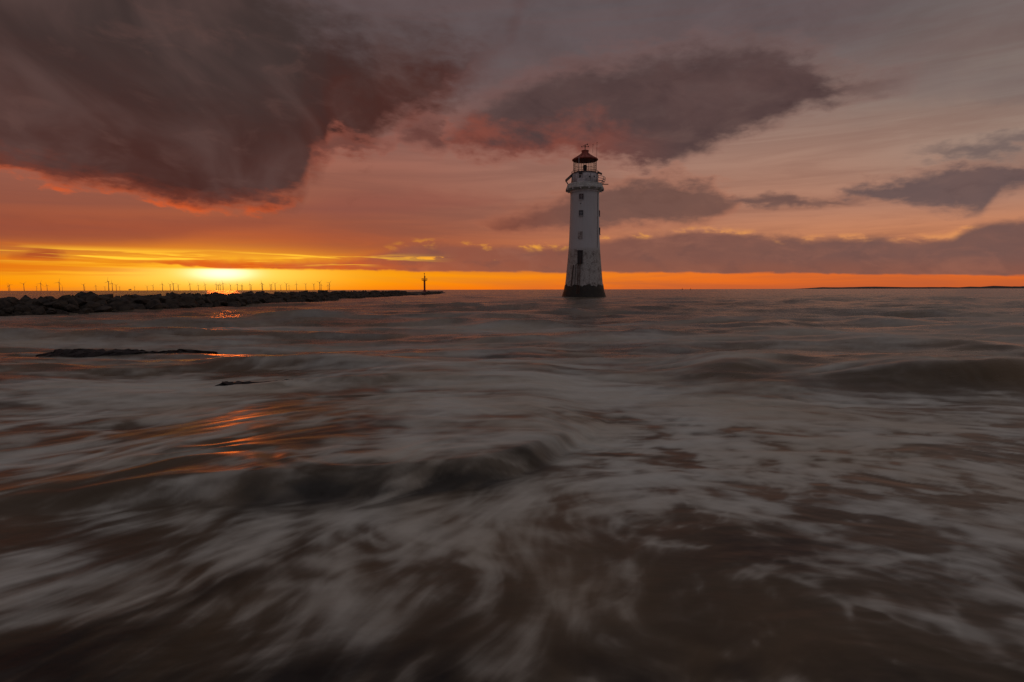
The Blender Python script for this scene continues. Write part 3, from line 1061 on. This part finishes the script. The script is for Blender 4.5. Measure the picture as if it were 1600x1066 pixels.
HUB = 84.0
bmT = bmesh.new(); lathe(bmT, [(3.2, 16), (2.0, HUB - 1.5)], 10)
bmY = bmesh.new(); lathe(bmY, [(3.6, -2), (3.6, 16)], 10); lathe(bmY, [(5.0, 14), (5.0, 15.2)], 10)
bmN = bmesh.new(); box(bmN, 0, 2, HUB + .5, 4.6, 14, 5.0, None, 0.8)
bmH = bmesh.new(); lathe(bmH, [(1.9, -1.6), (2.0, 0), (1.2, 1.6)], 10)
bmB = bmesh.new()
prof = [(0, 1.3, .9), (6, 2.6, .8), (20, 2.0, .5), (38, 1.0, .25), (48, .35, .12)]
rg = []
for z, w, tck in prof:
    rg.append([bmB.verts.new(v) for v in ((-w * .35, -tck, z), (w * .65, -tck * .4, z), (w * .65, tck * .4, z), (-w * .35, tck, z))])
for r0, r1 in zip(rg, rg[1:]):
    for k in range(4):
        bmB.faces.new((r0[k], r0[(k + 1) % 4], r1[(k + 1) % 4], r1[k]))
bmB.faces.new(list(reversed(rg[0]))); bmB.faces.new(rg[-1])


def mesh_of(name, bm, mat):
    me = bpy.data.meshes.new(name)
    bm.normal_update()
    bm.to_mesh(me)
    bm.free()
    me.materials.append(mat)
    return me


mT, mY, mN = mesh_of('tower', bmT, M['turbine']), mesh_of('foundation', bmY, M['yellow']), mesh_of('nacelle', bmN, M['turbine'])
mH, mB_ = mesh_of('hub', bmH, M['turbine']), mesh_of('blade', bmB, M['turbine'])


def child(name, me, par, loc=(0, 0, 0), rot=(0, 0, 0)):
    o = bpy.data.objects.new(name, me)
    COL.objects.link(o)
    o.parent = par
    o.location = loc
    o.rotation_euler = rot
    return o


for k, (px, hp) in enumerate(TL):
    D = HUB * F / hp
    d = ray(px, 452)
    t = empty('wind_turbine', (D * d.x / d.y, D, 0), R(random.uniform(-25, 25)))
    size = 'tall' if hp > 11.5 else ('small' if hp < 8 else 'mid sized')
    lab = f'{size} offshore wind turbine, {ordinal(k + 1)} from the left along the horizon'
    if k == len(TL) - 1:
        lab = 'rightmost offshore wind turbine, nearest the red beacon'
    if k == 0:
        lab = 'leftmost offshore wind turbine on the horizon'
    tag(t, lab, 'wind turbine', 'offshore wind turbines on the horizon')
    child('tower', mT, t)
    child('foundation', mY, t)
    child('nacelle', mN, t)
    child('hub', mH, t, (0, -6.6, HUB + .5), (R(90), 0, 0))
    a0 = random.uniform(0, 2.09)
    for j in range(3):
        child('blade', mB_, t, (0, -6.8, HUB + .5), (0, a0 + j * 2.0944, 0))

# offshore substation
D = 7000.0
d = ray(203, 452)
ss = empty('offshore_platform', (D * d.x / d.y, D, 0))
tag(ss, 'small boxy platform on legs low on the horizon, left of the sun', 'platform')
for sx in (-9, 9):
    for sy in (-8, 8):
        bm = bmesh.new(); tube(bm, [(sx, sy, -2), (sx, sy, 9)], 1.5, 6)
        obj('leg', bm, M['turbine'], ss)
bm = bmesh.new(); box(bm, 0, 0, 11.5, 26, 22, 6, None, .6); obj('deck', bm, M['turbine'], ss)
bm = bmesh.new(); box(bm, 4, 0, 17, 12, 16, 5, None, .5); obj('cabin', bm, M['turbine'], ss)

# two channel marks right of the tower
for px, lab in ((1066, 'left of two tiny channel buoys on the horizon right of the lighthouse'), (1079, 'right of two tiny channel buoys on the horizon right of the lighthouse')):
    D = 1500.0
    d = ray(px, 452)
    bo = empty('channel_buoy', (D * d.x / d.y, D, 0))
    tag(bo, lab, 'buoy', 'channel buoys on the horizon')
    bm = bmesh.new(); lathe(bm, [(1.3, -.4), (1.5, .3), (1.4, 1.0), (.7, 1.2)], 12); obj('float', bm, M['dark_metal'], bo)
    bm = bmesh.new(); lathe(bm, [(.7, 1.2), (.35, 3.4)], 8); obj('tower', bm, M['dark_metal'], bo)
    bm = bmesh.new(); lathe(bm, [(.45, 3.4), (.45, 4.1)], 8); obj('topmark', bm, M['dark_metal'], bo)

# ------------------------------------------------------------------ lighthouse
LD = 108.0
LB = at(912.2, 464.5, LD)
LX = LB.x


def tz(y):                     # height above the sea of a photo row, at the tower
    return at(912, y, LD).z


def tzn(y, r=2.75):            # the same for a point on the near side of the tower
    return at(912, y, LD - r).z


PXM = LD / F                   # metres per photo pixel at the tower


def rw(w): return w * PXM / 2 * 0.985


lh = empty('lighthouse', (LX, LD, 0.0), math.atan2(-LX, LD))
tag(lh, 'tall white tapering lighthouse with red lantern roof and dark weedy foot, standing in the sea', 'lighthouse')

# stained painted stone
m, T, b = material('peeling_white_paint')
tc = T.n.new('ShaderNodeTexCoord').outputs['Object']
ox, oy, oz = T.sep(tc)
ang = T.math('ARCTAN2', ox, T.mul(oy, -1.0))
sv = T.vec(T.mul(ang, 4.0), 0.0, oz)
n1 = T.noise(sv, 1.1, 7.0, 0.68, 0.4)
n2 = T.noise(T.vec(T.mul(ang, 5.0), 0.0, T.mul(oz, 2.2)), 2.6, 6.0, 0.7)
n3 = T.noise(T.vec(T.mul(ang, 9.0), 0.0, T.mul(oz, 0.22)), 1.4, 5.0, 0.6)
wear = T.mul(T.smooth(oz, tz(386), tz(394)), 1.0)
wearf = T.smooth(T.add(n1, T.mul(T.sub(n2, 0.5), 0.5)), T.mad(wear, -0.22, 0.66), T.mad(wear, -0.06, 0.74))
paint = T.mix(T.smooth(n3, 0.35, 0.75, 0.0, 0.35), (0.54, 0.575, 0.585, 1), (0.40, 0.41, 0.40, 1))
low = T.mix(T.smooth(n2, 0.35, 0.7), (0.50, 0.52, 0.50, 1), (0.32, 0.32, 0.29, 1))
paint = T.mix(wear, paint, low)
stone = T.mix(n2, (0.10, 0.085, 0.07, 1), (0.20, 0.18, 0.16, 1))
T.l.new(T.mix(T.mul(wearf, T.mad(wear, 0.8, 0.12)), paint, stone), b.inputs['Base Color'])
b.inputs['Roughness'].default_value = 0.72
bp = T.n.new('ShaderNodeBump')
bp.inputs['Strength'].default_value = 0.4
bp.inputs['Distance'].default_value = 0.04
T.l.new(n2, bp.inputs['Height'])
T.l.new(bp.outputs[0], b.inputs['Normal'])
M['tower'] = m
m, T, b = material('weed_covered_stone')
tc = T.n.new('ShaderNodeTexCoord').outputs['Object']
n1 = T.noise(tc, 1.3, 6.0, 0.65)
T.l.new(T.mix(T.smooth(n1, 0.35, 0.7), (0.012, 0.012, 0.009, 1), (0.035, 0.030, 0.018, 1)), b.inputs['Base Color'])
b.inputs['Roughness'].default_value = 0.6
bp = T.n.new('ShaderNodeBump')
bp.inputs['Distance'].default_value = 0.08
T.l.new(T.noise(tc, 5.0, 5.0, 0.7), bp.inputs['Height'])
T.l.new(bp.outputs[0], b.inputs['Normal'])
M['weed_dark'] = m

prof_px = [(452, 60.9), (446.3, 59.5), (436, 57.2), (425, 55.2), (411, 52.6), (392.5, 49.4), (373, 47.3), (353, 46.0), (328, 44.8), (302, 44.2)]
shaft = [(rw(w), tz(y)) for y, w in prof_px]


def srad(z):
    for (r0, z0), (r1, z1) in zip(shaft, shaft[1:]):
        if z0 <= z <= z1:
            return r0 + (r1 - r0) * (z - z0) / (z1 - z0)
    return shaft[0][0] if z < shaft[0][1] else shaft[-1][0]


bm = bmesh.new()
fine_prof = []
for (r0, z0), (r1, z1) in zip(shaft, shaft[1:]):
    for k in range(3):
        fine_prof.append((r0 + (r1 - r0) * k / 3, z0 + (z1 - z0) * k / 3))
fine_prof.append(shaft[-1])
lathe(bm, fine_prof, 64)
obj('tower', bm, M['tower'], lh, True)
bm = bmesh.new()
zt0 = tz(446.3)
base_prof = [(rw(76), -1.5), (rw(70.5), tz(464.5)), (rw(66.5), tz(459)), (rw(63), tz(453)), (rw(60.2), zt0 - .02), (rw(58), zt0 + .03)]
lathe(bm, base_prof, 64)
for v in bm.verts:
    if 0.05 < v.co.z < zt0 - .1:
        s = 1 + random.uniform(-.006, .006)
        v.co.x *= s
        v.co.y *= s
for v in bm.verts:                                     # ragged upper limit of the weed
    if v.co.z > zt0 - .1:
        a_ = math.atan2(v.co.y, v.co.x)
        v.co.z += .16 * math.sin(a_ * 9 + 1) + .10 * math.sin(a_ * 23) + random.uniform(-.10, .10)
        k_ = 1.012
        v.co.x *= k_
        v.co.y *= k_
obj('base', bm, M['weed_dark'], lh, True)

# string course and gallery
bm = bmesh.new()
lathe(bm, [(rw(43.5), tz(302.2)), (rw(45.6), tz(301.8)), (rw(46.0), tz(300.2)), (rw(44.8), tz(299.4))], 64)
obj('string_course', bm, M['white_trim'], lh)
bm = bmesh.new()
lathe(bm, [(rw(44.5), tz(299.9)), (rw(52), tz(297.6)), (rw(58.6), tz(297.0)), (rw(59.2), tz(296.2)), (rw(58.2), tz(294.6)), (rw(55.5), tz(291.8)),
           (rw(54.4), tz(289.6)), (rw(53.2), tz(288.4)), (rw(52.2), tz(288.4)), (rw(51.5), tz(290.5)), (rw(38), tz(290.5))], 64)
gal = obj('gallery', bm, M['green_trim'], lh)
for k in range(14):
    an = -math.pi / 2 + (k + .5) * 2 * math.pi / 14
    bm = bmesh.new()
    r = rw(50)
    box(bm, r * math.cos(an), r * math.sin(an), tz(298.0), 1.1, .22, .28, Matrix.Rotation(an, 3, 'Z'), .03)
    obj('bracket', bm, M['white_trim'], gal)
# drip pipes under the gallery
for an in (R(186), R(-6), R(255)):
    bm = bmesh.new()
    r = rw(55.5)
    tube(bm, [(r * math.cos(an), r * math.sin(an), tz(297.2)), (r * math.cos(an), r * math.sin(an), tz(300.6))], .09, 6)
    obj('drain_spout', bm, M['dark_metal'], gal)

# drum under the lantern, clad in panels
zd0, zd1 = tz(290.6), tz(273.2)
bm = bmesh.new()
lathe(bm, [(rw(40.6), zd0), (rw(40.6), zd1 - .1), (rw(39.6), zd1)], 48)
drum = obj('drum', bm, M['white_trim'], lh, True)
for k in range(10):                                   # proud vertical joints
    an = -math.pi / 2 + R(-11) + k * math.pi / 5
    bm = bmesh.new()
    r = rw(40.9)
    box(bm, r * math.cos(an), r * math.sin(an), (zd0 + zd1) / 2, .05, .10, zd1 - zd0 - .1, Matrix.Rotation(an, 3, 'Z'))
    obj('panel_joint', bm, M['steel'], drum)
# hatch panel and vents
def on_drum(px, y, r):
    x = (px - 912.2) * PXM
    return x, -math.sqrt(max(0.01, r * r - x * x)), tzn(y, math.sqrt(max(0.01, r * r - x * x)))


x, y_, z = on_drum(907.0, 283.0, rw(41.2))
bm = bmesh.new(); box(bm, x, y_ - .01, z, 1.5, .10, 1.05, Matrix.Rotation(math.atan2(x, -y_), 3, 'Z'), .02)
obj('hatch', bm, M['white_trim'], drum)
for px, y, s in ((905.0, 275.5, .20), (919.3, 276.2, .13), (926.4, 276.4, .13), (925.5, 285.8, .16), (931.5, 276.6, .10)):
    x, y_, z = on_drum(px, y, rw(40.8))
    bm = bmesh.new()
    box(bm, x, y_, z, s * 1.7, .10, s * 2.2, Matrix.Rotation(math.atan2(x, -y_), 3, 'Z'), .02)
    obj('vent', bm, M['recess'], drum)

# lantern deck and rail
bm = bmesh.new()
lathe(bm, [(rw(36), tz(273.4)), (rw(41.6), tz(273.0)), (rw(41.8), tz(272.3)), (rw(36), tz(272.0))], 48)
deck = obj('lantern_deck', bm, M['steel'], lh)
NP = 18
for k in range(NP):
    an = k * 2 * math.pi / NP
    bm = bmesh.new()
    r = rw(41)
    tube(bm, [(r * math.cos(an), r * math.sin(an), tz(272.4)), (r * math.cos(an), r * math.sin(an), tz(268.6))], .03, 6)
    obj('railing_post', bm, M['rust'], deck)
bm = bmesh.new()
tube(bm, [(rw(41) * math.cos(k * math.pi / 24), rw(41) * math.sin(k * math.pi / 24), tz(268.7)) for k in range(49)], .035, 6)
obj('handrail', bm, M['rust'], deck)

# lantern: bars, panes, lamp
zl0, zl1 = tz(272.0), tz(251.0)
RL = rw(35.2)
lan = empty('lantern', (0, 0, 0)); lan.parent = lh
bm = bmesh.new(); lathe(bm, [(RL + .05, zl0), (RL + .05, zl0 + .2), (RL - .1, zl0 + .2), (RL - .1, zl0)], 36, close=False)
obj('sill', bm, M['rust'], lan)
NB_ = 14
for k in range(NB_):
    an = (k + .25) * 2 * math.pi / NB_
    bm = bmesh.new()
    tube(bm, [(RL * math.cos(an), RL * math.sin(an), zl0), (RL * math.cos(an), RL * math.sin(an), zl1 + .2)], .042, 6)
    obj('glazing_bar', bm, M['dark_metal'], lan)
for f in (0.36, 0.68):
    z = zl0 + (zl1 - zl0) * f
    bm = bmesh.new()
    tube(bm, [(RL * math.cos((k + .25) * 2 * math.pi / NB_), RL * math.sin((k + .25) * 2 * math.pi / NB_), z) for k in range(NB_ + 1)], .03, 6)
    obj('glazing_bar', bm, M['dark_metal'], lan)
for k in range(NB_):
    a0 = (k + .25) * 2 * math.pi / NB_
    a1 = (k + 1.25) * 2 * math.pi / NB_
    bm = bmesh.new()
    ri = RL - .012
    v = [bm.verts.new((rr_ * math.cos(a_), rr_ * math.sin(a_), z)) for rr_ in (ri, ri - .02) for a_, z in ((a0, zl0 + .3), (a1, zl0 + .3), (a1, zl1), (a0, zl1))]
    for f in ((0, 1, 2, 3), (7, 6, 5, 4), (0, 4, 5, 1), (1, 5, 6, 2), (2, 6, 7, 3), (3, 7, 4, 0)):
        bm.faces.new([v[i] for i in f])
    obj('pane', bm, M['glass'], lan)
bm = bmesh.new(); lathe(bm, [(.62, zl0), (.62, zl0 + .25), (.30, zl0 + .35), (.30, zl0 + .7), (.36, zl0 + .8), (.36, zl0 + 1.5), (.2, zl0 + 1.65)], 16)
obj('lamp', bm, M['dark_metal'], lan)

# roof
bm = bmesh.new()
lathe(bm, [(RL - .25, tz(251.6)), (rw(37.0), tz(251.6)), (rw(39.4), tz(251.0)), (rw(40.2), tz(250.3)), (rw(40.0), tz(249.5)), (rw(36.5), tz(248.4)),
           (rw(30), tz(247.2)), (rw(23), tz(245.2)), (rw(17.5), tz(243.0)), (rw(13.2), tz(241.0)), (rw(11.2), tz(239.6)), (rw(10), tz(239.4))], 24)
roof = obj('roof', bm, M['red_paint'], lh)
bm = bmesh.new()
lathe(bm, [(rw(10.6), tz(240.6)), (rw(10.6), tz(236.8)), (rw(11.6), tz(236.5)), (rw(11.9), tz(235.6)), (rw(8), tz(235.0)), (rw(1), tz(234.6))], 24)
obj('ventilator', bm, M['red_paint'], roof)
for k in range(12):
    an = k * math.pi / 6
    bm = bmesh.new()
    pts_ = [(rw(39.6), tz(249.5)), (rw(30), tz(246.9)), (rw(17.5), tz(242.8)), (rw(11.5), tz(239.9))]
    tube(bm, [(r * math.cos(an), r * math.sin(an), z + .02) for r, z in pts_], .045, 6)
    obj('rib', bm, M['red_paint'], roof)
vane = empty('weather_vane', (0, 0, 0)); vane.parent = lh
bm = bmesh.new(); tube(bm, [(0, 0, tz(235)), (0, 0, tz(225.5))], [.07, .04], 6); obj('spindle', bm, M['dark_metal'], vane)
bm = bmesh.new()
tube(bm, [(-.62, 0, tz(229.6)), (.60, 0, tz(229.0))], .035, 6)
tube(bm, [(0, -.6, tz(229.2)), (0, .6, tz(229.2))], .035, 6)
for x, y_ in ((-.62, 0), (.60, 0), (0, -.6), (0, .6)):
    box(bm, x, y_, tz(229.3), .16, .05, .2)
obj('cardinal_arms', bm, M['dark_metal'], vane)
bm = bmesh.new()
tube(bm, [(-.42, .1, tz(227.6)), (.40, -.1, tz(226.2))], .035, 6)
box(bm, .40, -.1, tz(226.0), .22, .04, .22)
obj('pointer', bm, M['dark_metal'], vane)
for px, y0, y1, rr_ in ((923.6, 240.5, 226.6, .022), (929.6, 250.0, 223.6, .025)):
    x = (px - 912.2) * PXM
    bm = bmesh.new(); tube(bm, [(x, -.3, tz(y0)), (x + .05, -.3, tz(y1))], rr_, 6); box(bm, x + .05, -.3, tz(y1 + .6), .10, .06, .16)
    obj('antenna', bm, M['dark_metal'], lh)
x = (903.1 - 912.2) * PXM
bm = bmesh.new(); tube(bm, [(x, -2.05, tzn(270, 2)), (x, -2.35, tzn(262, 2.3)), (x, -2.45, tzn(244.8, 2.4))], .075, 6)
obj('mast', bm, M['steel'], lh)
bm = bmesh.new(); box(bm, (905.8 - 912.2) * PXM, -2.4, tzn(269.4, 2.4), .62, .4, .55, None, .05); obj('equipment_box', bm, M['recess'], lh)

# tilted panel on struts, left of the drum
pan = empty('solar_panel', (0, 0, 0)); pan.parent = lh
xa, za = (893.5 - 912.2) * PXM, tz(272.0)
xb, zb = (882.6 - 912.2) * PXM, tz(282.2)
v = Vector((xb - xa, 0, zb - za))
rot = Matrix.Rotation(-math.atan2(v.z, v.x), 3, 'Y')
bm = bmesh.new(); box(bm, (xa + xb) / 2, 0, (za + zb) / 2, v.length, 1.9, .10, rot, .02); obj('panel', bm, M['recess'], pan)
bm = bmesh.new(); box(bm, (xa + xb) / 2 + .05, 0, (za + zb) / 2 - .07, v.length * .98, 2.0, .05, rot, .01); obj('frame', bm, M['steel'], pan)
for yy in (-.8, .8):
    bm = bmesh.new(); tube(bm, [(xb + .15, yy, zb - .05), ((888.0 - 912.2) * PXM, yy, tz(290.0))], .055, 6); obj('strut', bm, M['steel'], pan)
    bm = bmesh.new(); tube(bm, [(xa, yy, za), ((891.5 - 912.2) * PXM, yy, tz(289.6))], .055, 6); obj('strut', bm, M['steel'], pan)
# right: small sloping hood, curved rail basket and a boom
bm = bmesh.new()
xa, za, xb, zb = (931.0 - 912.2) * PXM, tz(269.6), (938.0 - 912.2) * PXM, tz(273.2)
v = Vector((xb - xa, 0, zb - za))
box(bm, (xa + xb) / 2, -.1, (za + zb) / 2, v.length, 1.5, .10, Matrix.Rotation(-math.atan2(v.z, v.x), 3, 'Y'), .02)
obj('hood', bm, M['steel'], lh)
bas = empty('rail_basket', (0, 0, 0)); bas.parent = lh
for zz, px in ((279.4, 943.0), (282.8, 942.8), (286.0, 941.4)):
    r = (px - 912.2) * PXM
    bm = bmesh.new()
    tube(bm, [(r * math.cos(R(a_)), r * math.sin(R(a_)), tz(zz)) for a_ in range(-50, 51, 10)], .05, 6)
    obj('rail', bm, M['steel'], bas)
for a_ in (-50, -25, 0, 25, 50):
    bm = bmesh.new()
    tube(bm, [((px - 912.2) * PXM * math.cos(R(a_)), (px - 912.2) * PXM * math.sin(R(a_)), tz(zz)) for zz, px in ((279.0, 943.0), (283, 942.8), (286.2, 941.2), (289.4, 937.6))], .045, 6)
    obj('rail_post', bm, M['steel'], bas)
bm = bmesh.new(); tube(bm, [((936 - 912.2) * PXM, -.4, tz(289.4)), ((947.6 - 912.2) * PXM, -.5, tz(289.8))], .075, 6)
obj('boom', bm, M['dark_metal'], lh)

# windows
def window(px, y0, y1, wpx, mat_frame, mat_in, name='window', parts=True):
    ry = math.sqrt(max(.1, 2.75 ** 2 - ((px - 912.2) * PXM) ** 2))
    zc = (tzn(y0, ry) + tzn(y1, ry)) / 2
    hh = tzn(y0, ry) - tzn(y1, ry)
    r = srad(zc)
    x = (px - 912.2) * PXM
    x = max(-r * .995, min(r * .995, x))
    an = math.asin(x / r)
    rot = Matrix.Rotation(an, 3, 'Z')
    w = wpx * PXM
    out = Vector((math.sin(an), -math.cos(an), 0))
    e = empty(name, (0, 0, 0)); e.parent = lh
    c = out * (r + .01)
    bm = bmesh.new(); box(bm, c.x, c.y, zc, w, .16, hh, rot); obj('pane' if name == 'window' else 'board', bm, mat_in, e)
    c = out * (r + .05)
    side = Vector((math.cos(an), math.sin(an), 0))
    bm = bmesh.new()
    for sgn in (-1, 1):
        p = c + side * sgn * (w / 2 + .045)
        box(bm, p.x, p.y, zc, .09, .18, hh + .18, rot)
    box(bm, c.x, c.y, zc + hh / 2 + .045, w, .18, .09, rot)
    box(bm, c.x, c.y, zc - hh / 2 - .045, w, .18, .09, rot)
    obj('frame', bm, mat_frame, e)
    if parts:
        c2 = out * (r + .075)
        bm = bmesh.new(); box(bm, c2.x, c2.y, zc, .06, .10, hh, rot); box(bm, c2.x, c2.y, zc + hh * .1, w, .095, .05, rot)
        obj('glazing_bar', bm, M['steel'], e)
        c3 = out * (r + .12)
        bm = bmesh.new(); box(bm, c3.x, c3.y, zc - hh / 2 - .13, w + .3, .22, .10, rot, .02)
        obj('sill', bm, M['white_trim'], e)
    return e


window(907.3, 303.4, 310.6, 4.8, M['recess'], M['pane'])
window(907.1, 329.4, 336.4, 4.6, M['recess'], M['pane'])
window(934.5, 330.2, 337.2, 2.8, M['recess'], M['pane'])
window(935.0, 357.0, 366.0, 2.8, M['recess'], M['pane'])
M['faded'] = simple('faded_blocked_window', (0.34, 0.32, 0.31), 0.8, 0, 0.5, 3.0)
window(906.2, 362.5, 372.5, 5.0, M['faded'], M['faded'], 'blocked_window', False)
# small vent
r = srad(tzn(317.7)); x = (906.3 - 912.2) * PXM
bm = bmesh.new(); box(bm, x, -math.sqrt(r * r - x * x), tzn(317.7), .2, .12, .16, None, .02); obj('vent', bm, M['recess'], lh)

# door
zc0, zc1 = tzn(411), tzn(392.6)
r = srad((zc0 + zc1) / 2)
x = (906.2 - 912.2) * PXM
an = math.asin(x / r)
rot = Matrix.Rotation(an, 3, 'Z')
out = Vector((math.sin(an), -math.cos(an), 0))
side = Vector((math.cos(an), math.sin(an), 0))
door = empty('door', (0, 0, 0)); door.parent = lh
c = out * (r + .02)
bm = bmesh.new(); box(bm, c.x, c.y, (zc0 + zc1) / 2, .74, .16, zc1 - zc0, rot); obj('leaf', bm, M['recess'], door)
c = out * (r + .06)
bm = bmesh.new()
for sgn in (-1, 1):
    p = c + side * sgn * .42
    box(bm, p.x, p.y, (zc0 + zc1) / 2, .10, .2, zc1 - zc0, rot)
box(bm, c.x, c.y, zc1 + .08, 1.0, .24, .16, rot)
obj('frame', bm, M['dark_metal'], door)
c = out * (r + .2)
bm = bmesh.new(); box(bm, c.x, c.y, zc0 - .07, 1.0, .5, .12, rot, .02); obj('step', bm, M['dark_metal'], door)

# ladder
lad = empty('ladder', (0, 0, 0)); lad.parent = lh
zb0, zb1 = tzn(459, 4), zc0


def lpt(z, off, out_):
    rr_ = srad(z) if z > zt0 else rw(60 + (70.5 - 60) * (zt0 - z) / (zt0 - tz(464.5)))
    return out * (rr_ + out_) + side * off + Vector((0, 0, z))


lo_off = -.10
for sgn in (-1, 1):
    bm = bmesh.new()
    tube(bm, [lpt(zb0 + (zb1 + (1.0 if sgn > 0 else .2) - zb0) * k / 12, lo_off + sgn * .22, .22) for k in range(13)], .045, 6)
    obj('rail', bm, M['rust'], lad)
nr = 26
for k in range(nr):
    z = zb0 + .1 + (zb1 - zb0 - .1) * k / nr
    bm = bmesh.new(); tube(bm, [lpt(z, lo_off - .22, .22), lpt(z, lo_off + .22, .22)], .028, 5); obj('rung', bm, M['rust'], lad)
for k in range(5):
    z = zb0 + 1.0 + k * (zb1 - zb0 - 1.2) / 4
    bm = bmesh.new(); tube(bm, [lpt(z, lo_off + .22, .24), lpt(z, lo_off + .22, -.05)], .03, 5); obj('stay', bm, M['rust'], lad)
# curved handrail left of the ladder
bm = bmesh.new()
hp_ = [lpt(zb1 - .1, lo_off - .25, .18), lpt(zb1 - .05, lo_off - .40, .2), lpt(zb1 - .45, lo_off - .58, .2)] + [lpt(zb1 - .45 - (zb1 - tz(447) - .45) * k / 6, lo_off - .62 - .02 * k, .16) for k in range(1, 7)]
tube(bm, hp_, .05, 6)
obj('handrail', bm, M['dark_metal'], lh)
# thick iron fender to the left of it and a cable on the right
bm = bmesh.new()
zz0, zz1 = tzn(447, 3.4), tzn(414, 3.1)
tube(bm, [lpt(zz1 - (zz1 - zz0) * k / 6, -1.20 - .05 * k, .10) for k in range(7)], .11, 8)
obj('fender', bm, M['dark_metal'], lh)
bm = bmesh.new()
pts_ = []
for k in range(14):
    z = tzn(388, 1) + (tzn(302, 1) - tzn(388, 1)) * k / 13
    r = srad(z) + .03
    x = (931.8 - 912.2) * PXM + .02 * math.sin(k)
    pts_.append((x, -math.sqrt(r * r - x * x), z))
tube(bm, pts_, .035, 5)
obj('cable', bm, M['recess'], lh)

# ------------------------------------------------------------------ rocks breaking the surface
def ledge(name, pts2, height, label, seed, width=.5, mat='rock_dark'):
    """low irregular slab following a line of (x, y, half width, height)"""
    g = random.Random(seed)
    bm = bmesh.new()
    K = 40
    rows = []
    J = 12
    for i in range(K + 1):
        f = i / K * (len(pts2) - 1)
        k = min(int(f), len(pts2) - 2)
        u = f - k
        x, y, w, hh = [pts2[k][q_] * (1 - u) + pts2[k + 1][q_] * u for q_ in range(4)]
        row = []
        for j in range(J + 1):
            s = j / J * 2 - 1
            zz = hh * (1 - abs(s) ** 3.0) * (1 + g.uniform(-.28, .28)) - .12 * abs(s) ** 2
            row.append(bm.verts.new((x + g.uniform(-.03, .03), y + s * w + g.uniform(-.04, .04), zz)))
        rows.append(row)
    for r0, r1 in zip(rows, rows[1:]):
        for j in range(J):
            bm.faces.new((r0[j], r1[j], r1[j + 1], r0[j + 1]))
    bmesh.ops.recalc_face_normals(bm, faces=bm.faces)
    cxm = sum(p[0] for p in pts2) / len(pts2)
    cym = sum(p[1] for p in pts2) / len(pts2)
    base = sea_z(cxm, cym)
    o = obj(name, bm, M[mat])
    o.location = (0, 0, base - .02)
    return tag(o, label, 'rock')


ledge('rock_ledge', [(-11.1, 13.0, .05, .0), (-10.4, 13.05, .34, .16), (-9.6, 13.1, .36, .15), (-8.9, 13.3, .28, .12), (-8.5, 13.6, .16, .05), (-8.0, 13.8, .16, .09), (-7.3, 14.0, .04, .0)],
      .15, 'long black rock ledge breaking the surface in front of the breakwater', 3)
ledge('flat_rock', [(-4.45, 8.45, .03, .0), (-4.35, 8.5, .14, .055), (-3.8, 8.6, .18, .03), (-3.4, 8.7, .16, .055), (-2.8, 8.85, .03, .0)],
      .1, 'small flat wet rock in the orange glitter below the sun', 5)
